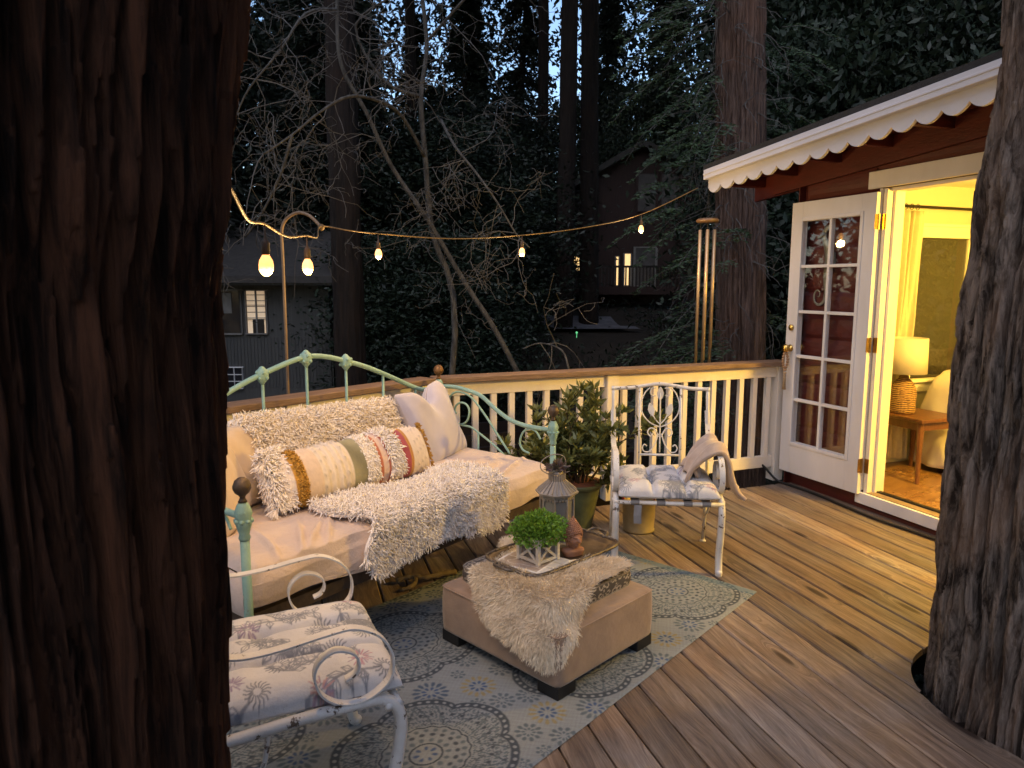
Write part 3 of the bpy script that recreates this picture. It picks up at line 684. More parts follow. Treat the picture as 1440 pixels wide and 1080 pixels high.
tag(rug, 'grey blue medallion rug lying on the deck under the ottoman', 'rug')

# ------------------------------------------------------------------ daybed: local x from right post towards us, y from the front (0) to the back (-.86)
M_sheet = mat('blush cotton cover', (.63,.5,.425), (.58,.455,.38), .85, 5, stretch=(1,1.8,1), bump=.55, bscale=7, bdist=.03, sheen=.15)
bed = thing('daybed', 'mint green iron daybed with arched back and blush mattress against the railing', 'daybed', (.225, 3.82, 0), 232)
BL_ = 1.862; BW = .86
def post(x, y, jz, fin, big=1.):
    q = MB(); q.tube([(x, y, 0), (x, y, jz)], .0165*big, 12); p_ = q.build('post', M_mint, bed, smooth=True)
    sc_ = .86; q = MB(); q.lathe([(r__*sc_, z__*sc_) for r__, z__ in [(.018,-.10),(.024,-.085),(.02,-.07),(.027,-.045),(.034,-.02),(.03,0),(.036,.015),(.03,.035),(.024,.05),(.017,.06)]], (x, y, jz), 16)
    for k in range(8):
        a = k*math.pi/4; q.ball((x+.026*math.cos(a), y+.026*math.sin(a), jz-.012), .009, 6); q.ball((x+.023*math.cos(a+.4), y+.023*math.sin(a+.4), jz+.02), .007, 6)
    q.build('post_casting', M_mint, bed, smooth=True)
    q = MB(); q.lathe([(.016,.055),(.012,.062),(.009,.07),(.013,.078),(.024,.087),(.031,.103),(.031,.112),(.024,.13),(.012,.139),(0,.142)], (x, y, jz), 16); q.build('finial', M_finial if fin else M_bronze, bed, smooth=True)
    if x > .1 or y > -.1:
        q = MB(); q.lathe([(.0,0),(.022,.004),(.024,.02),(.02,.04),(.017,.06)], (x, y, 0), 12); q.build('foot', M_mint, bed, smooth=True)
M_finial = mat('rusty brass ball', (.22,.12,.05), (.11,.055,.025), .5, 20, metal=.5, bump=.3)
M_bronze = mat('dark bronze', (.12,.085,.06), (.06,.045,.035), .5, 20, metal=.5, bump=.3)
post(0, -BW, .907, True); post(BL_, -BW, .907, True); post(0, 0, .748, False); post(BL_, 0, .748, False)
half = [(0,.907),(.06,.905),(.15,.913),(.223,.938),(.33,.985),(.444,1.035),(.58,1.09),(.712,1.131),(.83,1.163),(.931,1.175)]
arch = [(x, -BW, z) for x, z in half] + [(BL_-x, -BW, z) for x, z in half[-2::-1]]
q = MB(); q.tube(smoothpts(arch, 5), .0135, 12); q.build('back_arch', M_mint, bed, smooth=True)
def az(x):
    x = min(x, BL_-x); h = half
    for (a, za), (b, zb) in zip(h, h[1:]):
        if a <= x <= b: return za + (zb-za)*(x-a)/(b-a)
    return h[-1][1]
for i, x in enumerate((.2, .452, .712, .963, 1.216, 1.45, 1.66)):
    q = MB(); q.tube([(x, -BW, .36), (x, -BW, az(x))], .0075, 10); q.build('spindle', M_mint, bed, smooth=True)
    if 2 <= i <= 4:
        q = MB(); q.lathe([(.008,-.05),(.012,-.042),(.02,-.034),(.029,-.018),(.031,0),(.027,.018),(.015,.029),(.01,.036),(0,.04)], (x, -BW, az(x)), 14)
        for k in range(10): a = k*.628; q.ball((x+.028*math.cos(a), -BW+.028*math.sin(a), az(x)-.004+.014*math.cos(k*3.14)), .009, 6)
        q.build('boss', M_mint, bed, smooth=True)
for ex in (0, BL_):
    pts = [(-.854,.909),(-.817,.918),(-.72,.922),(-.635,.913),(-.56,.90),(-.501,.88),(-.41,.823),(-.309,.774),(-.21,.752),(-.114,.747),(-.02,.748)]
    q = MB(); q.tube(smoothpts([(ex, y, z) for y, z in pts], 5), .0125, 12); q.build('end_rail', M_mint, bed, smooth=True)
    q = MB()
    q.tube(smoothpts([(ex, y, z) for y, z in ((-.335,.55),(-.41,.6),(-.54,.665),(-.6,.69),(-.68,.695),(-.745,.72),(-.785,.79),(-.765,.86),(-.70,.895),(-.6,.875),(-.5,.79),(-.4,.68),(-.3,.57))], 6), .0065, 8)
    q.tube(smoothpts([(ex, y, z) for y, z in ((-.78,.695),(-.68,.695),(-.625,.73),(-.61,.79),(-.635,.825),(-.68,.83),(-.715,.81),(-.728,.775),(-.715,.76))], 6), .0065, 8)
    q.tube(smoothpts([(ex, y, z) for y, z in ((-.084,.685),(-.115,.725),(-.162,.735),(-.205,.71),(-.228,.655),(-.21,.61),(-.161,.595))], 6), .006, 8)
    q.build('end_scroll', M_mint, bed, smooth=True)
    for y in (-.7, -.54):
        q = MB(); q.tube([(ex, y, .36), (ex, y, .69 if y < -.6 else .665)], .006, 8); q.build('spindle', M_mint, bed, smooth=True)
q = MB()
for y in (-.03, -BW+.0): q.box((BL_/2, y, .355), (BL_-.04, .03, .05))
for x in (.02, BL_-.02): q.box((x, -BW/2, .354), (.032, BW-.06, .048))
for k in range(9): q.box((.2+k*.18, -BW/2, .37), (.06, BW-.06, .006))
q.build('bed_frame', M_bronze, bed)
# mattress with a slipped cover: rounded box, wrinkles and a sagging skirt along the front
def rbox(hx, hy, zt, zb, r, nu, nv, wr):
    """closed cushion surface in bed coords, centre (cx, cy)"""
    m = MB()
    def fn(u, v):
        th = u*2*math.pi; c, s = math.cos(th), math.sin(th); p = 8
        k = (abs(c)**p + abs(s)**p)**(-1/p); ex_, ey = c*k*hx, s*k*hy
        return ex_, ey
    return m
mm = MB(); nu, nv = 96, 40
def mt(u, v):
    # u along x (0..1), v wraps: from back bottom over the top to the front skirt
    x = -.005 + u*(BL_-.0); 
    prof = [(-.83,.37),(-.845,.45),(-.835,.535),(-.80,.566),(-.7,.572),(-.45,.575),(-.2,.572),(-.06,.568),(-.005,.55),(.018,.50),(.02,.44),(.012,.392)]
    t = v*(len(prof)-1); i = min(int(t), len(prof)-2); f = t-i; y = prof[i][0]*(1-f)+prof[i+1][0]*f; z = prof[i][1]*(1-f)+prof[i+1][1]*f
    e = min(u, 1-u)/.03
    if e < 1:
        q_ = 1-e; z -= (.035*q_**2 if z > .5 else 0); y += (-y-.415)*.04*q_**2
    top = max(0, min(1, (z-.54)/.03)); front = max(0, min(1, (y+.03)/.04))
    w1 = .006*math.sin(x*26+y*14+2*math.sin(y*9))*front + .008*front*math.sin(x*9+z*21) 
    dx, dy = x-1.6, y+.1; w2 = 0
    for (px_, py_, ang, am) in ((1.62,-.02,1.0,.016),(1.55,-.05,.75,.013),(1.45,-.08,.9,.01),(1.7,-.1,1.3,.011),(.24,-.1,.35,.012),(.33,-.2,.25,.011),(.2,-.32,.15,.009),(.42,-.15,.3,.01),(.5,-.33,.12,.01)):
        a = (x-px_)*math.cos(ang) + (y-py_)*math.sin(ang); b = -(x-px_)*math.sin(ang) + (y-py_)*math.cos(ang)
        w2 += 2.1*am*math.exp(-(b/.013)**2)*math.exp(-(a/.22)**2)
    z += w2*top + .003*noise.noise((x*9, y*9, 3))*top; y += w1
    if v > .97: z += .012*math.sin(x*5.1)+.01*math.sin(x*13)+(.04 if x > 1.6 else 0)*min(1,(x-1.6)*4 if x > 1.6 else 0)
    return (x, y, z)
mm.grid(260, 150, mt)
mo = mm.build('mattress', M_sheet, bed, smooth=True)
# right-hand and left-hand ends
for xe, sg in ((-.005, -1), (BL_-.005, 1)):
    q = MB()
    def en(u, v):
        y = -.82 + u*.82; z = .378 + v*.165 - .03*(abs(u-.5)*2)**6*v
        return (xe + sg*(.006+.02*math.sin(math.pi*v)**.7 + .006*math.sin(y*22+z*8)), y, z)
    q.grid(40, 14, en); q.build('mattress_end', M_sheet, mo, smooth=True)
# driftwood under the bed edge
q = MB()
q.tube(smoothpts([(-.60,3.5,.02),(-.53,3.52,.035),(-.45,3.52,.03),(-.36,3.57,.03),(-.3,3.62,.02)], 6), [.012+.006*math.sin(i*.9)**2 for i in range(25)], 8)
q.tube(smoothpts([(-.5,3.51,.03),(-.5,3.46,.022),(-.53,3.42,.015),(-.56,3.41,.013)], 5), [.013]*10+[.01]*6, 8)
tag(q.build('driftwood', mat('driftwood', (.2,.15,.1), (.09,.06,.04), .8, 10, bump=.6), smooth=True), 'gnarled tan driftwood branch lying on the deck under the daybed', 'driftwood')

# ------------------------------------------------------------------ pillows and throw
def pillow(w_, h_, t_, nu=34, nv=26, chop=0, seed=0, pw=.42):
    """pillow standing in the x-z plane, y is thickness; returns MB with front and back"""
    m = MB()
    for sg in (-1, 1):
        def fn(u, v):
            a, b = u*2-1, v*2-1
            th = t_/2*max(0, (1-abs(a)**3.2)*(1-abs(b)**3.2))**pw
            x = a*w_/2*(1-.07*(1-a*a)*0 - .06*(1-abs(b)**2)*abs(a)**6*0 - .05*math.cos(b*1.57)*abs(a)**3)
            z = b*h_/2*(1 - .06*math.cos(a*1.57)*abs(b)**3)
            if chop: z -= chop*math.exp(-(a/.32)**2)*max(0, b)**1.3; th *= 1 - .25*math.exp(-(a/.18)**2)*max(0, b)
            wr = .006*math.sin(4*a+3*b+seed) + .004*math.sin(9*a-5*b*b+seed*2)
            return (x, sg*(th + (wr if th > .02 else 0)), z)
        k = len(m.f); m.grid(nu, nv, fn)
        if sg > 0: m.f[k:] = [tuple(reversed(f)) for f in m.f[k:]]
    return m
bm4 = Matrix.Translation((.225, 3.82, 0)) @ Matrix.Rotation(R(232), 4, 'Z')
def bedspot(x, y, z, tilt=0, yaw=0, roll=0): return bm4 @ Matrix.Translation((x, y, z)) @ Matrix.Rotation(R(yaw), 4, 'Z') @ Matrix.Rotation(R(tilt), 4, 'X') @ Matrix.Rotation(R(roll), 4, 'Y')
M_shag = mat('cream shag yarn', (.9,.82,.74), (.82,.73,.64), .95, 14, bump=.3, sheen=.3)
M_shag2 = mat('ivory shag yarn', (.92,.87,.84), (.86,.79,.75), .95, 14, bump=.3, sheen=.3)
# long shaggy cushion along the back
m = pillow(1.0, .36, .2, seed=1)
P, Nn = sample(m.v, m.f, 17000); keep = Nn[:, 1] > -.55
m1 = m.build('shag_cushion', M_shag, smooth=True); tag(m1, 'long cream shaggy cushion leaning on the daybed back', 'cushion'); m1.matrix_world = bedspot(.985, -.70, .745, 22, 0, -2)
P, Nn = P[keep], Nn[keep]; sw = np.stack([fnoise(P[:, 0], P[:, 1]+P[:, 2], 70, 95+i) for i in range(3)], 1)*1.5
V, F = yarn(P, Nn, nr.uniform(.03, .055, len(P)), .0029, sw, 1.3, 1.2, 5, .4)
quads('shag', V, F, M_shag, m1, smooth=True)
# lavender grey square pillow, chopped in at the top
M_lav = mat('lavender velvet', (.5,.46,.52), (.42,.38,.44), .7, 8, bump=.2, bscale=90, bdist=.003, sheen=.6)
m = pillow(.47, .46, .17, 50, 40, .1, 3); o = m.build('square_pillow', M_lav, smooth=True); tag(o, 'lavender grey velvet pillow with a dented top in the corner of the daybed', 'pillow'); o.matrix_world = bedspot(.27, -.655, .745, 24, 14, 3)
q = MB(); q.tube([((-1+2*i/30)*.225, -.0, .225*math.cos(0)-.1*math.exp(-(((-1+2*i/30))/.32)**2)-.006) for i in range(31)], .0045, 6); q.build('piping', M_lav, o, smooth=True)
# beige pillows at the left end, one with a dark print seen edge-on
M_beige = mat('beige cotton', (.58,.46,.36), (.5,.39,.3), .85, 8, bump=.2, bscale=90, bdist=.003, sheen=.2)
m = pillow(.44, .38, .16, seed=5); o = m.build('beige_pillow', M_beige, smooth=True); tag(o, 'plain beige pillow behind the left end of the shaggy cushion', 'pillow'); o.matrix_world = bedspot(1.56, -.62, .74, 20, 25, 0)
M_print = mat('dark print cotton', (.45,.44,.45), (.02,.025,.035), .8, 22, bump=.2, detail=2)
m = pillow(.42, .36, .15, seed=6); o = m.build('printed_pillow', M_beige, smooth=True); tag(o, 'cream pillow with a black printed back at the near end of the daybed', 'pillow'); o.matrix_world = bedspot(1.66, -.5, .735, 18, 48, 0)
k = 34*26; o.data.materials.append(M_print); o.data.polygons.foreach_set('material_index', [0 if i >= len(o.data.polygons)//2 else 1 for i in range(len(o.data.polygons))])
# striped bolster
bw_, bh_ = .93, .225
stripes = [(0,.10,(.72,.64,.6),1),(.10,.155,(.52,.28,.05),0),(.155,.235,(.66,.52,.42),0),(.235,.42,(.7,.6,.5),0),(.42,.50,(.26,.24,.15),0),(.50,.585,(.72,.64,.58),2),(.585,.605,(.45,.15,.09),0),(.605,.64,(.68,.5,.42),0),(.64,.655,(.42,.13,.09),0),(.655,.745,(.72,.64,.6),2),(.745,.80,(.36,.07,.1),0),(.80,.825,(.45,.22,.06),0),(.825,.965,(.7,.6,.56),0),(.965,1.,(.5,.32,.1),0)]
nu, nv = 150, 60; V = []; col = []
for i in range(nu):
    u = i/(nu-1)
    st = next((s_ for s_ in stripes if s_[0] <= u <= s_[1]), stripes[-1])
    for j_ in range(nv):
        a = 2*math.pi*j_/(nv-1); rx = bh_/2*(1-.12*abs(2*u-1)**6)*(1+.02*math.sin(u*40)); e = max(.0004, 1-abs(2*u-1)**40)**.5
        edge = .006*sum(1 for s_ in stripes if s_[3] == 0 and abs(u-(s_[0]+s_[1])/2) < (s_[1]-s_[0])/2)
        hump = .004*math.sin(u*150) if .235 < u < .42 else 0
        pimp = .013 if ((.24 < u < .41 or .83 < u < .95) and math.sin(u*185) > .75 and math.sin(a*13 + round(u*30)*1.3) > .82) else 0
        knit = .005*math.sin(u*500+.8*math.sin(a*40))*math.sin(a*46) if .10 <= u < .155 else 0
        rr = rx*e + hump + pimp + knit
        # flattened underside
        V.append(((.5-u)*bw_*-1, rr*math.cos(a)*(.78*max(.12, 1-abs(2*u-1)**5)**.5), rr*math.sin(a)*1.16*(1 if math.sin(a) > 0 else .92)))
        c_ = np.array(st[2])
        if pimp: c_ = c_*.62 + .03
        if hump > .003: c_ = c_*1.06
        if .42 <= u < .5: c_ = c_*(1+.25*math.sin(u*900+a*3))
        if .80 <= u < .825 or .10 <= u < .155: c_ = c_*(1+.3*math.sin(a*46)*math.sin(u*500))
        col.append(np.clip(c_*(.95+.1*nr.random()), 0, 1))
F = [(i*nv+j_, (i+1)*nv+j_, (i+1)*nv+j_+1, i*nv+j_+1) for i in range(nu-1) for j_ in range(nv-1)]
M_bol = mat('woven bolster', (1,1,1), (.88,.88,.88), .95, 40, bump=.5, bscale=120, bdist=.004, attr=True, sheen=.2)
bo = quads('striped_bolster', V, F, M_bol, smooth=True, col=col); tag(bo, 'textured bolster cushion striped in mustard, olive, rust and plum', 'cushion')
bo.matrix_world = bedspot(.985, -.40, .688, 12, 0, 0) @ Matrix.Scale(-1, 4, (1,0,0)) if False else bedspot(1.03, -.42, .693, -24, 180, 0)
Va = np.array(V)
for s0_, s1_, lw in ((0,.10,.05),(.5,.585,.022),(.655,.745,.04)):
    n_ = int(1500*(s1_-s0_)/.1); u_ = nr.uniform(s0_, s1_, n_); a_ = nr.uniform(-.9, 3.9, n_)
    P = np.stack([(u_-.5)*bw_, .08*np.cos(a_)*(.3 if s0_ == 0 else 1), .125*np.sin(a_)], 1); Nn = np.stack([0*a_, np.cos(a_), np.sin(a_)], 1)
    fl = np.stack([0*a_-.15, -np.sin(a_)*.5*np.sign(np.cos(a_)), -np.abs(np.cos(a_))*.9], 1)
    
    if s0_ == 0:
        rr_ = .095*np.sqrt(nr.random(500)); aa_ = nr.uniform(0, 6.28, 500); P = np.vstack([P, np.stack([-bw_/2-.002+0*aa_, rr_*np.cos(aa_)*.2, rr_*np.sin(aa_)*1.2], 1)]); Nn = np.vstack([Nn, np.tile([-1., 0, 0], (500, 1))]); fl = np.vstack([fl, np.tile([.3, 0, -2.2], (500, 1))]); n_ += 500
    V2, F2 = yarn(P, Nn, nr.uniform(.7, 1.2, n_)*lw, .0035, fl, .8, .9, 5, .35); quads('fringe', V2, F2, M_shag2, bo, smooth=True)
# tassels on the bolster corners
M_must = mat('mustard yarn', (.5,.29,.06), (.36,.19,.035), .95, 14, bump=.3)
n_ = 260; a_ = nr.uniform(0, 6.28, n_); P = np.stack([bw_*.492+0*a_, .02*np.cos(a_), .122*np.sin(a_)], 1); V2, F2 = yarn(P, np.stack([.8+0*a_, .4*np.cos(a_), np.sin(a_)], 1), .022, .003, None, 1.5, .4, 5, .4); quads('mustard_fringe', V2, F2, M_must, bo, smooth=True)
n_ = 420; a_ = nr.uniform(-1.2, 4.3, n_); P = np.stack([(nr.uniform(.105,.15,n_)-.5)*bw_, .085*np.cos(a_), .128*np.sin(a_)], 1); V2, F2 = yarn(P, np.stack([0*a_, np.cos(a_), np.sin(a_)], 1), .014, .0032, None, 2.5, .2, 5, .6); quads('mustard_braid', V2, F2, M_must, bo, smooth=True)
for u_, z_ in ((-.5,-.1), (-.5,.1)):
    n_ = 60; P = np.repeat([[u_*bw_, -.02, z_]], n_, 0); V2, F2 = strands(P, np.repeat([[np.sign(u_)*1., -.3, -.6]], n_, 0), .055, .006, None, .4, .5, 4, .25); quads('tassel', V2, F2, M_shag2, bo) if (u_ < 0) else None
# shaggy throw folded over the front edge
def throwfn(u, v):
    # u along x, v from the top back edge (0) to the hanging hem (1)
    x = .47 + u*.9 - .05*v*(u-.1); L_ = .52; s_ = v*L_; top = .30 - .07*math.sin(u*3.1)*1 + .05*u + .03*math.sin(u*11)
    hem = .185 + .025*math.sin(u*7+1)
    tot = top + .03 + hem; s_ = v*tot
    if s_ < top: y = -top + s_ + .0; z = .598
    elif s_ < top+.05: f = (s_-top)/.05; y = .035*math.sin(f*1.57); z = .598 - .035*(1-math.cos(f*1.57))
    else: y = .035 + .008*math.sin(x*20); z = .563 - (s_-top-.05)
    if u > .93: x += .03*math.sin(v*9)
    return (x + .012*math.sin(v*14+u*3), y, z + (.006*noise.noise((x*12, y*12, 0)) if s_ < top else 0))
q = MB(); q.grid(60, 50, throwfn); tv, tf = list(q.v), list(q.f)
th_ = q.build('shag_throw', M_shag2, smooth=True, solid=.012); tag(th_, 'ivory shaggy throw spread over the front edge of the daybed', 'throw'); th_.matrix_world = bm4
P, Nn = sample(tv, tf, 23000)
if Nn[:, 2].mean() < 0: Nn = -Nn
hang = np.clip((.56-P[:, 2])/.05, 0, 1)[:, None]
sw = np.stack([fnoise(P[:, 0], P[:, 1]+P[:, 2], 75, 91+i) for i in range(3)], 1)*1.5
V, F = yarn(P, Nn, nr.uniform(.03, .055, len(P)), .0027, sw + hang*np.array([0, .1, -.9]) + (1-hang)*np.array([0,.35,0]), 1.3, 1.2, 5, .35)
quads('shag', V, F, M_shag2, th_, smooth=True)
# ------------------------------------------------------------------ ottoman group
OT = (.148, 2.895); OA = 45.0
ot = thing('ottoman', 'low taupe suede ottoman with black block feet on the rug', 'ottoman', (*OT, .008), OA)
M_suede = mat('taupe suede', (.35,.24,.165), (.23,.155,.108), .95, 7, bump=.5, bscale=9, bdist=.012, sheen=.3)
hx_, hy_ = .312, .342
def softbox(hx, hy, z0, z1, r, puff=.0, nu=144, nv=14, pw=26):
    m = MB()
    def fn(u, v):
        th = u*2*math.pi; c, s = math.cos(th), math.sin(th); k = (abs(c)**pw + abs(s)**pw)**(-1/pw)
        # v: 0 bottom centre .. side .. top centre
        if v < .12: f = v/.12; sc, z = f*.985, z0
        elif v > .62: f = (1-v)/.38; sc = f*.977; z = z1 + .004 + puff*(1-f**2) - (.004 if f > .985 else 0)
        else:
            f = (v-.12)/.5; sc = .985 + .015*math.sin(math.pi*f)**.5; z = z0 + (z1-z0)*f
            if f > .93: sc -= .008*((f-.93)/.07)**2
        return (c*k*hx*sc, s*k*hy*sc, z)
    m.grid(nu, nv*3, fn); return m
softbox(hx_, hy_, .05, .25, .02, .008).build('body', M_suede, ot, smooth=True)
q = MB(); q.tube([((abs(math.cos(t))**26+abs(math.sin(t))**26)**(-1/26)*math.cos(t)*hx_*.992, (abs(math.cos(t))**26+abs(math.sin(t))**26)**(-1/26)*math.sin(t)*hy_*.992, .2445) for t in [i*math.pi/60 for i in range(120)]], .0032, 6, closed=True); q.build('seam_piping', M_suede, ot, smooth=True)
for a in (-1, 1):
    for b in (-1, 1):
        q = MB(); q.box((a*(hx_-.06), b*(hy_-.06), .025), (.105, .105, .05)); q.build('foot', M_black, ot, bevel=.004)
# patterned pad
def damask(x, y):
    col = np.ones(x.shape+(3,))*np.array((.085,.075,.072)); c2 = (.46,.41,.37); p = .085
    X1 = np.mod(x, p)-p/2; Y1 = np.mod(y + np.floor(x/p)*p*.5, p)-p/2
    for sx in (-1, 1):
        th = np.arctan2(Y1-.008, X1*sx-.017); r = np.hypot(X1*sx-.017, Y1-.008)
        col = paint(col, soft(np.abs(r - .005 - .0022*(th+math.pi)), .0035)*(r < .024), c2)
        th = np.arctan2(Y1+.022, X1*sx-.026); r = np.hypot(X1*sx-.026, Y1+.022)
        col = paint(col, soft(np.abs(r - .003 - .0019*(math.pi-th)), .003)*(r < .018), c2)
    a = (np.mod(np.arctan2(Y1-.03, X1)*5/6.283, 1)-.5); r = np.hypot(X1, Y1-.03)
    col = paint(col, soft(np.hypot(a*.02, r-.008), .006), c2)
    col = paint(col, soft(np.abs(X1 - .006*np.sin(Y1*70)), .0022)*(Y1 < .01), c2)
    return col
M_pad = mat('printed canvas', (1,1,1), (.86,.86,.86), .9, 60, bump=.3, bscale=300, bdist=.001, attr=True)
def cushion_mesh(name, hx, hy, z0, z1, colfn, m, label, cat, loc, rz, puff=.015, piping=None):
    nu, nv = 260, 96; V = np.zeros((nu, nv, 3)); UV = np.zeros((nu, nv, 2)); pw = 12
    for j_ in range(nv):
        v = j_/(nv-1)
        th = np.linspace(0, 2*math.pi, nu) + math.pi/4; c, s = np.cos(th), np.sin(th); k = (np.abs(c)**pw + np.abs(s)**pw)**(-1/pw)
        if v < .05: sc, z = v/.05*.97, z0 + 0*th
        elif v < .35: f = (v-.05)/.3; sc = .97 + .03*math.sin(math.pi*f)**.6; z = z0 + (z1-z0)*f + 0*th
        else:
            f = (1-v)/.65; sc = f*.975; z = z1 + puff*(1-f**3) + .004*fnoise(c*k*hx*sc, s*k*hy*sc, 25, 9)
        V[:, j_, 0] = c*k*hx*sc; V[:, j_, 1] = s*k*hy*sc; V[:, j_, 2] = z
        side = .05 <= v < .35
        per = np.where(np.abs(c) > np.abs(s), V[:, j_, 1]*np.sign(c), V[:, j_, 0])
        UV[:, j_, 0] = per if side else V[:, j_, 0]; UV[:, j_, 1] = (z if side else V[:, j_, 1])
    col = colfn(UV[..., 0], UV[..., 1])
    ii = (np.arange(nu-1)[:, None]*nv + np.arange(nv-1)[None]).ravel(); F = np.stack([ii, ii+nv, ii+nv+1, ii+1], 1)
    o = quads(name, V.reshape(-1, 3), F, m, smooth=True, col=col.reshape(-1, 3)); o.location = loc; o.rotation_euler = (0, 0, R(rz)); tag(o, label, cat)
    if piping:
        for zz in (z0+.002, z1+.001):
            q = MB(); pts = []
            for i in range(64):
                th = i/64*2*math.pi; c, s = math.cos(th), math.sin(th); k = (abs(c)**pw+abs(s)**pw)**(-1/pw); pts.append((c*k*hx*.985, s*k*hy*.985, zz))
            q.tube(pts, .0045, 6, closed=True); q.build('piping', piping, o, smooth=True)
    return o
M_pipe = mat('grey cord', (.3,.27,.24), (.12,.1,.09), .9, 90, bump=.4)
cushion_mesh('patterned_pad', .262, .285, 0, .062, damask, M_pad, 'grey and ivory scroll patterned pad lying on the ottoman', 'pad', (OT[0]+.0, OT[1]+.045, .262), OA, piping=M_pipe)
# sheepskin: a flat hide laid over the pad and falling over the near corner
M_sheep = mat('sheepskin wool', (.85,.74,.58), (.72,.6,.43), .95, 9, bump=.3, sheen=.3)
hxp, hyp, rc_, ztop = .268, .29, .05, .345
def drape(x, y):
    qx, qy = max(-hxp+rc_, min(hxp-rc_, x)), max(-hyp+rc_, min(hyp-rc_, y)); dx, dy = x-qx, y-qy; d = math.hypot(dx, dy)
    if d <= rc_: return Vector((x, y, ztop)), Vector((0,0,1))
    n_ = Vector((dx/d, dy/d, 0)); e = d - rc_
    prof = [(0,0),(.014,-.004),(.03,-.03),(.04,-.07),(.062,-.095),(.082,-.115),(.094,-.16),(.098,-.3),(.098,-.6)]
    s_ = 0
    for (a, b), (a2, b2) in zip(prof, prof[1:]):
        l = math.hypot(a2-a, b2-b)
        if e <= s_+l: f = (e-s_)/l; break
        s_ += l
    o_, z = a+(a2-a)*f, b+(b2-b)*f; t = Vector((a2-a, 0, b2-b)).normalized()
    return Vector((qx, qy, 0)) + n_*(rc_+o_) + Vector((0,0,ztop+z)), (n_*-t.z + Vector((0,0,t.x)))
# near corner of the ottoman in local axes: camera side is (-x,-y); left image side +y, right image side -y/+x
def hide(a, r):
    # outline radius by angle about the hide centre (flat coordinates)
    return r
hc = Vector((-.10, -.09)); pole = Vector((-1, -1)).normalized()
outl = [(-.15,.15),(-.20,.17),(-.27,.165),(-.34,.12),(-.41,.05),(-.455,-.05),(-.48,-.15),(-.50,-.25),(-.50,-.35),(-.47,-.42),(-.40,-.46),(-.32,-.455),(-.25,-.43),(-.18,-.37),(-.10,-.31),(.0,-.285),(.12,-.28),(.22,-.27),(.235,-.21),(.2,-.12),(.15,0),(.16,.2),(.2,.36),(.13,.42),(.04,.36),(-.02,.2)]
op = smoothpts([(x, y, 0) for x, y in outl+[outl[0]]], 6); opx = np.array([(p.x, p.y) for p in op])
def inside(x, y):
    c = False; n_ = len(opx)
    for i in range(n_):
        x1, y1 = opx[i]; x2, y2 = opx[(i+1) % n_]
        if (y1 > y) != (y2 > y) and x < (x2-x1)*(y-y1)/(y2-y1)+x1: c = not c
    return c
cx_, cy_ = -.12, -.06; q = MB(); nA, nR = 96, 22; cen = Vector((cx_, cy_))
def ang_r(a):
    lo_, hi_ = 0, .8
    for _ in range(18):
        mid = (lo_+hi_)/2
        if inside(cx_+mid*math.cos(a), cy_+mid*math.sin(a)): lo_ = mid
        else: hi_ = mid
    return lo_
for i in range(nA):
    a = 2*math.pi*i/nA; rr = ang_r(a)
    for j_ in range(nR):
        f = (j_+.02)/(nR-1); p, n_ = drape(cx_+rr*f*math.cos(a), cy_+rr*f*math.sin(a)); q.v.append(tuple(p + n_*.006*(1-f**6))); q.c.append((1,1,1))
q.f = [(i*nR+j_, ((i+1) % nA)*nR+j_, ((i+1) % nA)*nR+j_+1, i*nR+j_+1) for i in range(nA) for j_ in range(nR-1)]
sv, sf = list(q.v), list(q.f)
sk = q.build('sheepskin', M_sheep, smooth=True, solid=.008); sk.location = (OT[0], OT[1]+.03, .008); sk.rotation_euler = (0, 0, R(OA)); tag(sk, 'cream sheepskin draped from under the tray over the near corner of the ottoman', 'sheepskin')
P, Nn = sample(sv, sf, 38000); Nn = Nn*np.sign(Nn[P[:, 2] > ztop-.003][:, 2].mean())
top_ = P[:, 2] > ztop-.01
under = top_ & (P[:, 0] > -.16) & (P[:, 0] < .3) & (P[:, 1] > -.1) & (P[:, 1] < .15)
P, Nn, top_ = P[~under], Nn[~under], top_[~under]
cl_ = np.stack([fnoise(P[:, 0], P[:, 1]+P[:, 2], 34, 21), fnoise(P[:, 0]+P[:, 2], P[:, 1], 34, 22), fnoise(P[:, 1], P[:, 2], 34, 23)], 1)
fl = np.where(top_[:, None], unit(np.stack([P[:, 0]-.05, P[:, 1]-.05, 0*P[:, 0]], 1))*.7, np.array([0, 0, -1.1])) + cl_*1.1
fl = fl - Nn*(fl*Nn).sum(1, keepdims=True); V, F = strands(P, Nn*.75, nr.uniform(.02, .036, len(P)), .0034, fl, .4, .35, 4, .22); quads('wool', V, F, M_sheep, sk)
# tray
TA = 43.5; TC = (.185, 3.012); TZ = .362
tr_ = thing('tray', 'large tarnished silver serving tray on the ottoman pad', 'tray', (*TC, TZ), TA)
M_silver = mat('tarnished silver', (.17,.125,.09), (.05,.034,.024), .42, 7, metal=.7, bump=.35, bscale=30, bdist=.004, spec=.5)
M_silver2 = mat('tarnished silver rim', (.24,.21,.19), (.06,.05,.044), .42, 60, metal=.75, bump=.8, bscale=70, bdist=.006)
def rr_loop(hx, hy, n_=64, pw=7): return [((abs(math.cos(t))**pw+abs(math.sin(t))**pw)**(-1/pw)*math.cos(t)*hx, (abs(math.cos(t))**pw+abs(math.sin(t))**pw)**(-1/pw)*math.sin(t)*hy) for t in [i*2*math.pi/n_ for i in range(n_)]]
q = MB(); loops = [(.0,.0,.001),(.15,.09,.001),(.235,.12,.0),(.252,.135,.004),(.262,.145,.013),(.285,.166,.018),(.291,.172,.014),(.287,.168,.008),(.255,.136,-.004),(.1,.06,-.004)]
n_ = 72
for hx, hy, z in loops: q.v += [(x, y, z) for x, y in rr_loop(hx or 1e-4, hy or 1e-4, n_)]
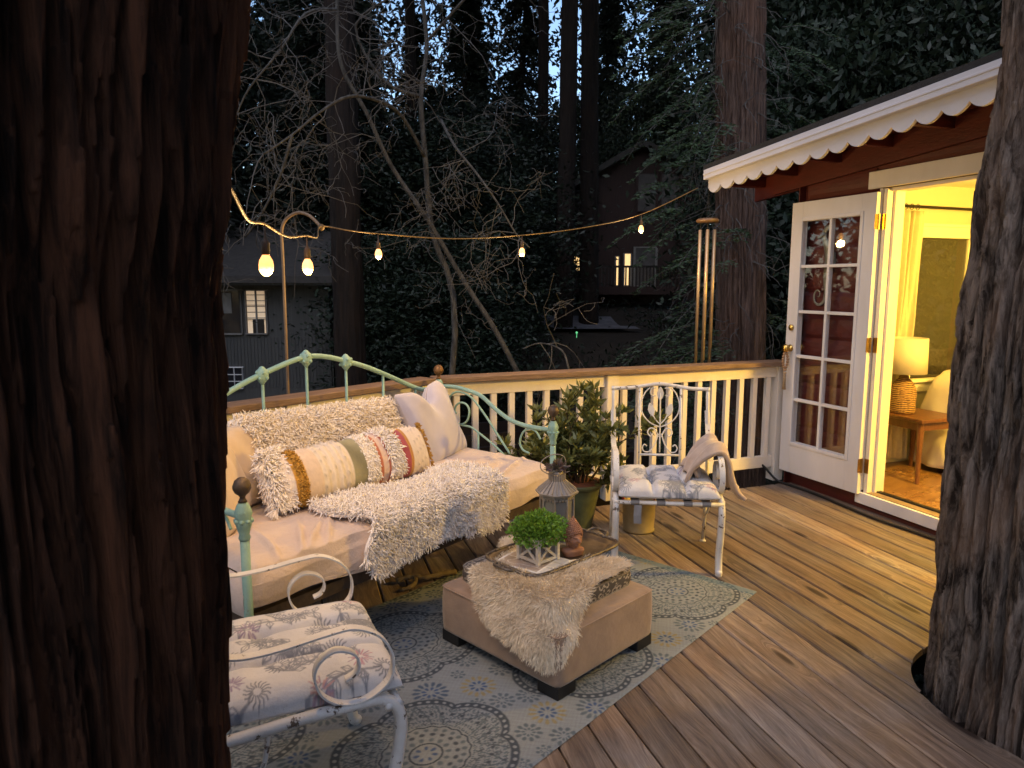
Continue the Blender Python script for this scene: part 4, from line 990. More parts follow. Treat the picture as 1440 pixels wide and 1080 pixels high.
q.c = [(1,1,1)]*len(q.v); q.f = [(i*n_+k, i*n_+(k+1) % n_, (i+1)*n_+(k+1) % n_, (i+1)*n_+k) for i in range(len(loops)-1) for k in range(n_)]
q.build('tray_bed', M_silver, tr_, smooth=True)
q = MB(); q.tube([(x, y, .017) for x, y in rr_loop(.287, .168, 90)], [.006+.0015*(k % 2) for k in range(90)], 8, closed=True); q.build('rim', M_silver2, tr_, smooth=True)
for s_ in (-1, 1):
    q = MB(); q.tube(smoothpts([(s_*.275, -.05, .016), (s_*.30, -.052, .02), (s_*.322, -.035, .026), (s_*.325, 0, .028), (s_*.322, .035, .026), (s_*.30, .052, .02), (s_*.275, .05, .016)], 4), .0065, 8); q.build('handle', M_silver2, tr_, smooth=True)
# magazine
M_paper = mat('magazine paper', (1,1,1), (.93,.93,.93), .4, 4, bump=.05, attr=True)
nx, ny = 110, 80; gx, gy = np.meshgrid(np.linspace(0, .275, nx), np.linspace(0, .205, ny), indexing='ij')
mc = np.ones(gx.shape+(3,))*np.array((.68,.67,.68))
inn = (gx > .012) & (gx < .21) & (gy > .014) & (gy < .195); pic = fnoise(gx, gy, 45, 31)
mc = paint(mc, inn*1., (.17,.125,.11)); mc = paint(mc, inn*soft(-pic, .6, .8)*.8, (.33,.27,.24)); mc = paint(mc, inn*(np.abs(fnoise(gx, gy, 70, 33)) < .05), (.6,.58,.56))
lines = (gx > .222) & (gx < .262) & (gy > .02) & (gy < .19) & (np.mod(gy, .0075) < .003); mc = paint(mc, lines*.75, (.2,.2,.22))
V = np.stack([gx-.137, gy-.10, .006+.004*np.sin(gx*11)*(gx/.275)], -1).reshape(-1, 3); ii = (np.arange(nx-1)[:, None]*ny + np.arange(ny-1)[None]).ravel()
mg = quads('magazine', V, np.stack([ii, ii+ny, ii+ny+1, ii+1], 1), M_paper, smooth=True, col=mc.reshape(-1, 3)); tag(mg, 'open magazine page lying on the tray under the white planter', 'magazine'); mg.location = (.085, 2.888, TZ+.003); mg.rotation_euler = (0, 0, R(-33))
q = MB(); q.box((0, .002, .001), (.27, .2, .0065)); q.build('pages', M_white, mg)
# planter crate with x sides and boxwood
pt = thing('planter', 'white washed crate planter with crossed sides holding a bright green boxwood', 'planter', (.112, 2.918, TZ+.0115), 43)
M_wash = mat('whitewashed wood', (.62,.59,.55), (.42,.38,.34), .8, 9, (1,1,3), .3, 50)
S_ = .058; HH = .108
for a in (-1, 1):
    for b in (-1, 1):
        q = MB(); q.box((a*S_, b*S_, HH/2), (.016, .016, HH)); q.build('corner_post', M_wash, pt, bevel=.001)
for k in range(4):
    Rz = Matrix.Rotation(k*math.pi/2, 3, 'Z'); q = MB()
    def fb_(c, d, rot=0):
        M3 = Rz @ Matrix.Rotation(rot, 3, 'Y'); q.box(Rz @ Vector(c), d, M3)
    fb_((0, -S_, .012), (2*S_-.016, .010, .012)); fb_((0, -S_, HH-.008), (2*S_-.016, .010, .012))
    l = math.hypot(2*S_-.02, HH-.03); an = math.atan2(HH-.03, 2*S_-.02); fb_((0, -S_-.001, HH/2), (l, .007, .011), an); fb_((0, -S_+.0035, HH/2), (l, .007, .011), -an)
    q.build('crossed_side', M_wash, pt)
q = MB(); q.box((0, 0, HH/2-.003), (2*S_-.016, 2*S_-.016, HH-.012)); q.build('liner', mat('grey liner', (.2,.18,.17), rough=.9), pt)
M_box = mat('boxwood leaf', (.2,.37,.05), (.06,.16,.015), .5, 40, bump=0, trans=.25, detail=3)
n_ = 3200; D = unit(nr.normal(size=(n_, 3))); rad = nr.random(n_)**.4; ctr = np.array([0, 0, .132])
lump = 1 + .3*fnoise(D[:, 0], D[:, 1]+D[:, 2], 5, 41)
P = ctr + D*np.array([.118, .118, .072])*(rad*lump)[:, None]; P[:, 2] = np.maximum(P[:, 2], .085)
V, F = leaves(P, D + nr.normal(size=(n_, 3))*.7 + np.array([0,0,.3]), nr.uniform(.012, .02, n_), nr.uniform(.008, .012, n_), bend=.12); quads('foliage', V, F, M_box, pt)
q = MB()
for k in range(40): d_ = Vector(D[k]); q.tube([(d_.x*.02, d_.y*.02, .09), (d_.x*.1, d_.y*.1, .13+d_.z*.055)], .0015, 4)
q.build('stems', mat('twig green', (.08,.09,.03)), pt)
# terracotta head
tc_ = thing('terracotta_head', 'brown terracotta meditating head with curled hair and pointed crown on the tray', 'statue', (.268, 2.985, TZ+.002), -62)
M_terra = mat('terracotta', (.38,.19,.12), (.24,.115,.07), .9, 14, bump=.5, bscale=80, bdist=.002)
# head faces local +x... sculpted by radius: face with brow, nose, lips
q = MB(); nu, nv = 72, 60
def head(u, v):
    ph = u*2*math.pi; t = v; z = .043 + t*.075
    half_ = math.sin(math.pi*min(1, max(0, .12 + t*.80)))**.55
    rx, ry = .036*half_**.8, .0315*half_**.8
    ca, sa = math.cos(ph), math.sin(ph); f = max(0, ca)
    x, y = rx*ca, ry*sa; a = math.atan2(sa, ca)
    fz = (z-.043)/.075
    # face relief
    nose = .0075*math.exp(-(a/.16)**2)*math.exp(-((fz-.50)/.12)**2)*(1.2 if fz < .5 else 1) + .003*math.exp(-(a/.2)**2)*math.exp(-((fz-.42)/.05)**2)
    brow = .0022*math.exp(-((abs(a)-.36)/.28)**2)*math.exp(-((fz-.66)/.045)**2)
    eye = -.0026*math.exp(-((abs(a)-.42)/.18)**2)*math.exp(-((fz-.57)/.045)**2) + .0022*math.exp(-((abs(a)-.42)/.15)**2)*math.exp(-((fz-.555)/.022)**2)
    lip = .003*math.exp(-(a/.24)**2)*(math.exp(-((fz-.285)/.02)**2) + math.exp(-((fz-.235)/.02)**2)) - .002*math.exp(-(a/.3)**2)*math.exp(-((fz-.26)/.01)**2)
    chin = .002*math.exp(-(a/.3)**2)*math.exp(-((fz-.12)/.05)**2); cheek = .0015*math.exp(-((abs(a)-.65)/.25)**2)*math.exp(-((fz-.38)/.12)**2)
    d_ = 1.9*(nose + brow + eye + lip + chin + cheek)
    return (x + d_*ca, y + d_*sa, z)
q.grid(nu, nv, head)
q.build('head', M_terra, tc_, smooth=True)
q = MB(); q.lathe([(.0,.03),(.02,.032),(.018,.05),(.019,.06),(.0,.062)], n=20); q.v = [(x-.002, y, z) for x, y, z in q.v]
q.build('neck', M_terra, tc_, smooth=True)
q = MB()
def bust(u, v):
    ph = u*2*math.pi; c, s = math.cos(ph), math.sin(ph); k = (abs(c)**3+abs(s)**3)**(-1/3)
    prof = [(.0,.0),(.8,.0),(.86,.006),(1.,.024),(.9,.031),(.5,.038),(.35,.042),(.3,.046)]; t = v*(len(prof)-1); i = min(int(t), len(prof)-2); f = t-i
    r = prof[i][0]*(1-f)+prof[i+1][0]*f; z = prof[i][1]*(1-f)+prof[i+1][1]*f
    return (.026*c*k*r - .002 + (.004 if z < .03 else 0)*c, .046*s*k*r, z)
q.grid(48, 30, bust); q.build('shoulders', M_terra, tc_, smooth=True)
q = MB()
for lay in range(11):
    z = .092 + lay*.0072; rr_ = .036*math.cos(lay*.1)*(1-.0*lay) if lay < 4 else .036*(.93-(lay-4)*.125); rr_ = max(rr_, .004)
    n2 = max(3, int(2*math.pi*rr_/.0078))
    for k in range(n2):
        a = 2*math.pi*(k+.5*(lay % 2))/n2
        if lay < 3 and abs(math.atan2(math.sin(a), math.cos(a))) < .95-.25*lay: continue
        q.ball((rr_*math.cos(a)-.002, rr_*.9*math.sin(a), z), .0052, 7)
q.ball((-.002, 0, .171), (.005,.005,.009), 8)
for k in range(26):
    a = 1.15+k/25*4.0; q.ball((.035*math.cos(a)-.002, .0325*math.sin(a), .084-.005*(k % 2)), .0052, 7)
q.lathe([(.032,.099),(.032,.115),(.022,.14),(.011,.16),(0,.17)], (-.002,0,0), 16)
q.build('curled_hair', M_terra, tc_, smooth=True)
for s_ in (-1, 1):
    q = MB(); q.tube(smoothpts([(.0, s_*.028, .093), (-.004, s_*.031, .088), (-.003, s_*.0305, .07), (.0, s_*.028, .054), (.002, s_*.026, .048)], 4), [.004,.005,.005,.0045,.004,.0035,.0035,.0035,.003,.0035,.004,.004,.0045,.0045,.0045,.004,.003], 8); q.build('ear', M_terra, tc_, smooth=True)
tc_.scale = (1.12, 1.12, .98)
# lantern
M_zinc = mat('aged zinc', (.36,.32,.285), (.22,.195,.17), .6, 16, metal=.4, bump=.4)
M_lglass = mat('frosted lantern glass', (.2,.2,.19), (.15,.15,.145), .18, 5, bump=.1, spec=.7)
ln = thing('lantern', 'grey zinc octagonal lantern with glass sides behind the planter', 'lantern', (.205, 3.145, TZ+.004), 12)
def octo(r, z): return [(r*math.cos(math.pi/4*k+math.pi/8), r*math.sin(math.pi/4*k+math.pi/8), z) for k in range(8)]
def frust(q, ra, za, rb, zb):
    q.add(octo(ra, za)+octo(rb, zb), [(k, (k+1) % 8, 8+(k+1) % 8, 8+k) for k in range(8)] + [tuple(range(7,-1,-1)), tuple(range(8,16))])
q = MB(); frust(q, .09, 0, .088, .012); frust(q, .084, .012, .078, .02); q.build('base', M_zinc, ln)
q = MB(); frust(q, .071, .0205, .071, .232); q.build('glass', M_lglass, ln)
q = MB()
for x, y, z in octo(.076, .02): q.tube([(x, y, .02), (x, y, .236)], .005, 6)
for k in range(8):
    a, b = Vector(octo(.0745, .222)[k]), Vector(octo(.0745, .222)[(k+1) % 8])
    q.band([a, b], (0,0,1), .016, .003)
    for i in range(4): p_ = a.lerp(b, (i+.5)/4); q.ball((p_.x*1.02, p_.y*1.02, .211), (.006,.006,.007), 6)
q.build('cage', M_zinc, ln)
q = MB(); frust(q, .098, .234, .1, .242); frust(q, .096, .242, .036, .292); frust(q, .036, .292, .036, .322); q.ball((0,0,.325), (.03,.03,.014), 12); q.build('lid', M_zinc, ln)
q = MB()
for k in range(24):
    a = k/24*6.283; q.tube([(.09*math.cos(a), .09*math.sin(a), .2475), (.037*math.cos(a), .037*math.sin(a), .2935)], .0028, 5); q.tube([(.037*math.cos(a), .037*math.sin(a), .292), (.037*math.cos(a), .037*math.sin(a), .322)], .003, 5)
q.build('lid_ribs', M_zinc, ln)
q = MB(); q.tube(smoothpts([(-.04,0,.32),(-.075,0,.345),(-.07,.0,.385),(-.02,0,.41),(.03,0,.40),(.04,0,.36),(.036,0,.325)], 4), .0025, 6); q.build('handle', M_zinc, ln)
M_succ = mat('dusky succulent', (.16,.17,.12), (.15,.075,.09), .5, 30, bump=0)
n_ = 110; D = unit(nr.normal(size=(n_, 3))); D[:, 2] = np.abs(D[:, 2])
V, F = leaves(np.array([0,0,.335]) + D*.012, D, nr.uniform(.025,.06,n_), nr.uniform(.011,.018,n_), bend=.15); su = quads('succulent', V, F, M_succ); su.location = ln.location; tag(su, 'small purple green succulent sprig resting on top of the lantern', 'succulent')
# potted shrub
ps = thing('potted_shrub', 'leafy green shrub in a ribbed olive glazed pot by the railing', 'potted plant', (.425, 4.4, 0), 0)
M_pot = mat('olive glaze', (.14,.155,.07), (.075,.08,.035), .35, 10, bump=.2); M_potin = mat('pot clay', (.2,.07,.035), (.13,.05,.03), .8, 12)
q = MB(); prof = [(.0,.0),(.08,.0)]
for i in range(34): t = i/33; prof.append((.085+.05*t+.0022*(i % 2), .004+.26*t))
prof += [(.148,.268),(.15,.29),(.146,.297)]
q.lathe(prof, n=40); q.build('pot', M_pot, ps, smooth=True)
q = MB(); q.lathe([(.0,.25),(.125,.25),(.136,.285),(.146,.298)], n=40); q.build('pot_lining', M_potin, ps, smooth=True)
M_stem = mat('shrub stem', (.06,.04,.025), rough=.9)
M_shrub = mat('shrub leaf', (.21,.215,.07), (.085,.11,.035), .38, 18, bump=0, trans=.15, detail=2)
q = MB(); LP, LD_, LL = [], [], []
def shoot(p, d, L_, r, depth):
    pts = [Vector(p)]; dd = Vector(d).normalized(); n2 = 6
    for i in range(n2):
        dd = (dd + Vector((rng.gauss(0,.12), rng.gauss(0,.12), rng.gauss(.03,.08)))).normalized(); pts.append(pts[-1] + dd*L_/n2)
    q.tube(pts, [r*(1-.6*i/n2) for i in range(n2+1)], 5)
    if depth > 0:
        for k in range(rng.randint(2, 3)):
            i = rng.randint(2, n2); e = Vector((rng.gauss(0,1), rng.gauss(0,1), rng.uniform(-.1,.7))).normalized(); shoot(pts[i], dd*.7+e, L_*rng.uniform(.45,.7), r*.6, depth-1)
    lo_ = 2 if depth else 1
    for i in range(lo_, n2+1):
        for k in range(5 if depth < 1 else 2):
            e = Vector((rng.gauss(0,1), rng.gauss(0,1), rng.gauss(.3,.7))).normalized(); LP.append(pts[i]); LD_.append(dd*.7+e); LL.append(rng.uniform(.045,.085))
    for k in range(8):
        a = k*.785; e = Vector((math.cos(a), math.sin(a), rng.uniform(.1,.7))); LP.append(pts[-1]); LD_.append(e*.8+dd*.6); LL.append(rng.uniform(.05,.09))
for k in range(15):
    a = rng.uniform(0, 6.28); t = rng.uniform(.1, .85); shoot((.03*math.cos(a), .03*math.sin(a), .25), (math.cos(a)*t-.1, math.sin(a)*t*.8-.05, 1), rng.uniform(.22,.42), .009, 2)
shoot((-.02,0,.27), (-1,-.12,.95), .42, .007, 1); shoot((-.02,0.02,.27), (-.9,-.3,1.0), .40, .006, 1); shoot((.05,-.02,.27), (.9,.1,.35), .2, .006, 1); shoot((.03,-.04,.27), (1,-.2,.15), .24, .006, 1)
q.build('stems', M_stem, ps)
LP, LD_, LL = np.array([tuple(p) for p in LP]), np.array([tuple(p) for p in LD_]), np.array(LL)
V, F = leaves(LP, LD_, LL, LL*.30, bend=.1); quads('foliage', V, F, M_shrub, ps)
# galvanised bucket with red handle under the far chair
bk = thing('bucket', 'small brass coloured bucket with a red handle under the white iron chair', 'bucket', (.80, 4.33, 0), 10)
M_tin = mat('brassy tin', (.36,.29,.17), (.24,.19,.11), .55, 9, metal=.4, bump=.08)
q = MB(); q.lathe([(.0,.004),(.094,.004),(.098,.0),(.1,.012),(.096,.018),(.1,.1),(.104,.2),(.108,.203),(.108,.209),(.102,.209),(.098,.1),(.092,.02),(.0,.016)], n=40); q.build('body', M_tin, bk, smooth=True)
q = MB(); q.tube(smoothpts([(.105,0,.185),(.098,0,.27),(.06,0,.335),(0,0,.358),(-.06,0,.335),(-.098,0,.27),(-.105,0,.185)], 5), .0085, 8); q.build('handle', mat('red handle', (.32,.02,.03), rough=.45), bk, smooth=True)

# ------------------------------------------------------------------ iron chairs (local x forward, y to the sitter's left)
WCH = .55
def make_chair():
    t = thing('iron_chair', '-', 'chair')
    q = MB()
    q.tube([(0, -.01, .395), (0, WCH+.01, .395)], .0115, 10); q.tube([(-.48, 0, .395), (-.48, WCH, .395)], .0115, 10)
    for y in (0, WCH): q.tube(smoothpts([(-.5, y, .395), (-.415, y, .40), (-.25, y, .413), (-.08, y, .418), (-.045, y, .412)], 4), .0165, 10)
    q.build('seat_frame', M_iron, t, smooth=True)
    for y in (.1, .235, .375, .47):
        q = MB(); q.box((-.24, y, .408), (.485, .045, .003)); q.tube([(0, y-.022, .395), (0, y+.022, .395)], .0145, 10); q.build('strap', M_strap, t)
    for y in (0, WCH):
        q = MB(); q.tube(smoothpts([(-.06, y, .415), (-.03, y, .408), (-.005, y, .385), (.006, y, .35), (.004, y, .29), (-.012, y, .2), (-.03, y, .11), (-.026, y, .045), (-.016, y, .014)], 4), [.016+.003*min(1, i/20) for i in range(33)], 12)
        q.ball((-.014, y, .018), (.022, .02, .018), 12); q.lathe([(.0,0),(.017,0),(.019,.006),(.012,.012)], (-.014, y, .0), 12)
        sg = -1 if y == 0 else 1
        q.tube([(-.03, y+sg*.012, .397), (-.03, y+sg*.02, .397)], .011, 10)
        q.build('front_leg', M_iron, t, smooth=True)
        q = MB(); q.tube([(-.48, y, .395), (-.50, y, .2), (-.535, y, .01)], .011, 10); q.lathe([(.0,0),(.02,0),(.017,.008),(.01,.014)], (-.535, y, 0), 12)
        q.tube(smoothpts([(-.516, y, .12), (-.47, y, .19), (-.42, y, .22), (-.36, y, .30), (-.34, y, .405)], 4), .007, 8); q.build('back_leg', M_iron, t, smooth=True)
        q = MB(); q.tube(smoothpts([(-.48, y, .395), (-.497, y, .55), (-.525, y, .74), (-.555, y, .915)], 4), .0105, 10); q.lathe([(.0,.91),(.013,.912),(.013,.935),(.0,.938)], (-.557, y, 0), 10); q.build('back_upright', M_iron, t, smooth=True)
        arm = [(-.545,.80),(-.53,.755),(-.50,.69),(-.46,.64),(-.404,.617),(-.31,.618),(-.183,.635),(-.118,.638),(-.06,.612),(-.025,.572),(-.012,.525),(-.022,.475),(-.06,.442),(-.11,.426),(-.165,.437),(-.205,.47),(-.222,.52),(-.21,.56),(-.175,.584),(-.14,.58),(-.112,.56),(-.105,.53),(-.118,.507),(-.142,.497)]
        q = MB(); q.band(smoothpts([(x, y+(.0 if x > -.45 else 0)-sg*.0, z) for x, z in arm], 5), (0,1,0), .03, .006); q.build('arm', M_iron, t, bevel=.001)
    q = MB(); q.tube(smoothpts([(-.557, -.012, .925), (-.557, .1, .928), (-.56, .19, .942), (-.56, WCH/2, .953), (-.56, WCH-.19, .942), (-.557, WCH-.1, .928), (-.557, WCH+.012, .925)], 4), .0115, 10); q.build('back_top_rail', M_iron, t, smooth=True)
    q = MB()
    for y in (.155, WCH-.155): q.tube([(-.49, y, .43), (-.558, y, .94)], .0075, 8)
    q.tube([(-.505, .155, .535), (-.505, WCH-.155, .535)], .0075, 8); q.build('back_bars', M_iron, t, smooth=True)
    q = MB(); yc = WCH/2
    def bx_(z): return -.49 - (z-.43)*.133
    def S(pts, r=.004): q.tube(smoothpts([(bx_(z), yc+y, z) for y, z in pts], 5), r, 7)
    S([(0,.55),(0,.9)], .0045)
    for s_ in (-1, 1):
        S([(s_*.006,.70),(s_*.06,.725),(s_*.102,.775),(s_*.112,.835),(s_*.09,.9),(s_*.06,.93)])
        S([(s_*.025,.928),(s_*.05,.926),(s_*.058,.9),(s_*.045,.88),(s_*.028,.886)])
        S([(s_*.008,.64),(s_*.03,.685),(s_*.058,.69),(s_*.072,.665),(s_*.055,.645),(s_*.042,.66)])
        S([(s_*.01,.66),(s_*.028,.60),(s_*.06,.555),(s_*.09,.553),(s_*.102,.575),(s_*.09,.595),(s_*.075,.585)])
        S([(0,.715),(s_*.025,.74),(s_*.042,.77)], .0035)
    q.build('scrollwork', M_iron, t, smooth=True)
    for y, z, r_ in ((0,.895,0), (.055,.80,-.25), (-.052,.80,.25)):
        q = MB(); out = [(0,-.042),(.016,-.02),(.02,.004),(.012,.028),(0,.044),(-.012,.028),(-.02,.004),(-.016,-.02)]
        q.prism([(bx_(z)-.004, yc+y+a*math.cos(r_)-b*math.sin(r_), z+a*math.sin(r_)+b*math.cos(r_)) for a, b in out], (.007,0,0)); q.build('leaf', M_iron, t, bevel=.002)
    return t
M_strap = mat('grey vinyl strap', (.2,.19,.18), (.14,.13,.13), .6, 20)
c1 = make_chair(); c1.location = (-.315, 1.825, 0); c1.rotation_euler = (0, 0, R(24)); c1['label'] = 'chipped white scroll armed iron chair beside the daybed, facing the ottoman'; c1['group'] = 'white iron garden chairs'
c2 = dup(c1, (.552, 3.652, 0), 264.2, 'chipped white iron chair in front of the railing with a blanket on its arm')
# floral pads
def botanical(x, y):
    col = np.ones(x.shape+(3,))*np.array((.66,.635,.62)); rr_ = np.random.default_rng(5); GR = (.22,.23,.26)
    col = paint(col, soft(-fnoise(x, y, 30, 51), .5, .9)*.25, (.42,.42,.48))
    def stroke(pts, w_, c_):
        nonlocal col
        d_ = np.full(x.shape, 9.)
        for (a, b), (e, f) in zip(pts, pts[1:]): d_ = np.minimum(d_, segd(x, y, a, b, e, f))
        col = paint(col, soft(d_, w_, .6)*.85, c_)
    fl_ = [(-.03,.5),(-.14,.36),(-.33,.3),(-.24,.2),(-.42,.1),(-.43,.47),(-.03,.33),(-.02,.05),(-.2,.02),(-.36,.05),(-.13,.2),(-.22,.42),(-.08,.10),(-.17,.30),(-.07,.44),(-.30,.14),(-.36,.40),(-.27,.49),(-.42,.24),(-.04,.25)]
    for i, (fx, fy) in enumerate(fl_):
        pts = [(fx-.03*rr_.random(), fy)]; a = rr_.random()*6.28
        for k in range(7): a += rr_.normal()*.35; pts.append((pts[-1][0]+.026*math.cos(a), pts[-1][1]+.026*math.sin(a)))
        stroke(pts, .005, GR)
        for k in range(2, 8, 1):
            for s_ in (-1, 1):
                b = a + s_*1.0 + rr_.normal()*.3; p = pts[k]; l = .03+.02*rr_.random()
                tip = (p[0]+l*math.cos(b), p[1]+l*math.sin(b)); mid = ((p[0]+tip[0])/2, (p[1]+tip[1])/2); nx_, ny_ = -math.sin(b)*.011, math.cos(b)*.011
                stroke([p, (mid[0]+nx_, mid[1]+ny_), tip, (mid[0]-nx_, mid[1]-ny_), p], .003, GR); stroke([p, tip], .002, (.2,.21,.25))
        if i % 4 == 0:
            c_ = ((.45,.2,.26), (.25,.18,.3), (.48,.27,.27))[i % 3]
            for k in range(26):
                b = k/26*6.283 + rr_.normal()*.1; r0, r1 = .006+.014*rr_.random(), .022+.018*rr_.random(); stroke([(fx+r0*math.cos(b), fy+r0*math.sin(b)), (fx+r1*math.cos(b), fy+r1*math.sin(b))], .0026, c_ if k % 3 else (.28,.2,.3))
        else:
            for k in range(16):
                b = k/16*6.283; stroke([(fx+.012*math.cos(b), fy+.012*math.sin(b)), (fx+.026*math.cos(b+.15), fy+.026*math.sin(b+.15)), (fx+.034*math.cos(b), fy+.034*math.sin(b))], .0028, (.16,.17,.2))
    return col
nx, ny = 190, 200; gx, gy = np.meshgrid(np.linspace(-.475, .018, nx), np.linspace(.012, WCH-.012, ny), indexing='ij')
u_, v_ = (gx+.475)/.493, (gy-.012)/(WCH-.024)
edge = (1-np.abs(2*u_-1)**7)*(1-np.abs(2*v_-1)**7); gro = np.minimum(np.abs(v_-.345), np.abs(v_-.67))
hgt = .066*np.clip(edge, 0, 1)**.42*(1-.38*np.exp(-(gro/.028)**2)) + .004*fnoise(gx, gy, 45, 61)*edge
for bx0 in (.3, .7):
    for by0 in (.345, .67): hgt -= .028*np.exp(-(((u_-bx0)/.06)**2 + ((v_-by0)/.05)**2))
bc = botanical(gx, gy); V = np.stack([gx, gy, np.maximum(hgt, .0)], -1).reshape(-1, 3)
bot = np.stack([gx, gy, -.022*np.clip(edge, 0, 1)**.4], -1).reshape(-1, 3)
ii = (np.arange(nx-1)[:, None]*ny + np.arange(ny-1)[None]).ravel(); F = np.stack([ii, ii+ny, ii+ny+1, ii+1], 1)
M_flor = mat('floral cotton', (1,1,1), (.9,.9,.9), .85, 7, bump=.6, bscale=16, bdist=.012, attr=True, sheen=.1)
k1 = quads('floral_seat_pad', np.vstack([V, bot]), np.vstack([F, F[:, ::-1]+nx*ny]), M_flor, smooth=True, col=np.vstack([bc.reshape(-1, 3)]*2))
tag(k1, 'tufted white seat pad with pink and grey flowers on the near iron chair', 'seat pad', 'floral seat pads'); k1.location = Vector(c1.location)+Vector((0,0,.434)); k1.rotation_euler = c1.rotation_euler
dup(k1, Vector(c2.location)+Vector((0,0,.434)), 264.2, 'tufted white floral seat pad on the iron chair by the railing')
# blanket over the arm
M_blk = mat('tan fleece', (.5,.39,.32), (.38,.28,.22), .95, 14, bump=.4, bscale=120, bdist=.004, sheen=.4)
q = MB()
bp = smoothpts([(WCH-.15, .505), (WCH-.135, .56), (WCH-.085, .625), (WCH-.03, .665), (WCH+.012, .668), (WCH+.045, .62), (WCH+.06, .54), (WCH+.085, .46), (WCH+.12, .415)], 5)
def blk(u, v):
    t = v*(len(bp)-1); i = min(int(t), len(bp)-2); f = t-i; p = bp[i].lerp(bp[i+1], f)
    x = -.40 + u*.31 + .03*math.sin(v*5)*(u-.5) ; sw_ = (abs(v-.5)*2)
    return (x, p[0] + .012*math.sin(u*11+v*3)*sw_ + .05*(u-.5)*(v-.5), p[1] + .012*math.sin(u*9+1.5)*(1-sw_) + .01*math.sin(u*14+v*6) - (.03*(u-.5)**2*4)*sw_)
q.grid(44, 60, blk)
b2 = q.build('fleece_blanket', M_blk, smooth=True, solid=.022); b2.location = c2.location; b2.rotation_euler = c2.rotation_euler; tag(b2, 'tan fleece blanket folded over the arm of the far iron chair', 'blanket')
q = MB(); q.v = []; 
q.grid(30, 30, lambda u, v: (-.36+u*.24, WCH-.165+.05*v+.03*math.sin(u*3.1), .505+.045*math.sin(v*3.1)+.012*math.sin(u*13))); q.build('blanket_fold', M_blk, b2, smooth=True, solid=.02)
# grey tag strap hanging from the seat
q = MB(); q.band([(.016,.115,.385),(.02,.112,.33),(.017,.115,.285)], (0,1,0), .04, .002); tg = q.build('hanging_tag', mat('grey tag', (.28,.28,.3), rough=.5), smooth=False); tg.location = c2.location; tg.rotation_euler = c2.rotation_euler; tag(tg, 'grey tag hanging from the front seat rail of the far iron chair', 'tag')
# ------------------------------------------------------------------ wind chime under the eave corner
wc = thing('wind_chime', 'bronze tube wind chime with round wooden top hanging from the eave corner', 'wind chime', (1.535, 5.70, 2.03), 0)
M_tube = mat('bronze tube', (.52,.39,.25), (.42,.3,.19), .35, 4, metal=.55, bump=.03)
q = MB(); q.lathe([(.0,-.012),(.08,-.012),(.088,-.004),(.088,.008),(.075,.018),(.0,.02)], n=32); q.build('top_disc', mat('chime wood', (.18,.11,.06), (.1,.06,.035), .4, 10), wc, smooth=True)
for k, L_ in enumerate((1.10, 1.16, 1.06, .98, 1.02, .92)):
    a = k*math.pi/3 + .3; x, y = .062*math.cos(a), .062*math.sin(a); q = MB(); q.tube([(x, y, -.07), (x, y, -.07-L_)], .0125, 14); q.build('tube', M_tube, wc, smooth=True)
    q = MB(); q.tube([(x, y, -.012), (x, y, -.08)], .0012, 4); q.build('cord', M_black, wc)
q = MB(); q.lathe([(.0,-.52),(.034,-.52),(.036,-.512),(.034,-.504),(.0,-.504)], n=24); q.tube([(0,0,0),(0,0,-1.0)], .0012, 4); q.build('clapper', M_darkwood, wc)
q = MB(); q.tube([(.06,0,.015),(0,0,.16),(-.06,0,.015)], .0015, 4); q.tube([(0,.06,.015),(0,0,.16),(0,-.06,.015)], .0015, 4); q.tube([(0,0,.16),(0,0,.25)], .0015, 4); q.build('hanging_cords', M_black, wc)
# ------------------------------------------------------------------ string lights
M_cordw = mat('amber light cord', (.17,.11,.05), (.11,.07,.03), .6, 60, bump=.2)
cp = [(-.565,1.33,1.42),(-.56,1.33,1.60),(-.53,1.345,1.724),(-.60,1.65,1.685),(-.665,1.95,1.700),(-.715,2.3,1.690),(-.737,2.6,1.712),(-.86,3.2,1.745),(-.985,3.75,1.836),(-.86,3.82,1.82),(-.73,3.95,1.812),(-.35,4.35,1.81),(.066,4.8,1.86),(.53,5.15,1.94),(.978,5.5,2.062),(1.484,5.85,2.30)]
q = MB(); q.tube(smoothpts(cp, 6), .0036, 6)
q.ball((-.985,3.75,1.83), .018, 8)
sg_ = thing('string_light_cord', 'amber string light cord sagging from the big trunk past the hook to the eave', 'light cord', (0,0,0)); q.build('cable', M_cordw, sg_, smooth=True)
M_sock = mat('bulb socket', (.09,.05,.025), (.05,.03,.015), .5, 30, bump=.1)
M_bulb = glow('lit bulb', (1., .37, .085), BULB)
def make_bulb():
    t = thing('hanging_bulb', '-', 'light bulb', (0,0,0))
    q = MB(); q.lathe([(.0,-.082),(.0095,-.082),(.0115,-.078),(.0115,-.05),(.008,-.044),(.003,-.036),(.0022,0),(0,.001)], n=16); q.build('socket', M_sock, t, smooth=True)
    q = MB(); q.lathe([(.009,-.082),(.012,-.087),(.0175,-.097),(.0195,-.110),(.0185,-.123),(.012,-.134),(.005,-.138),(.0,-.139)], n=20); q.build('glass_bulb', M_bulb, t, smooth=True)
    return t
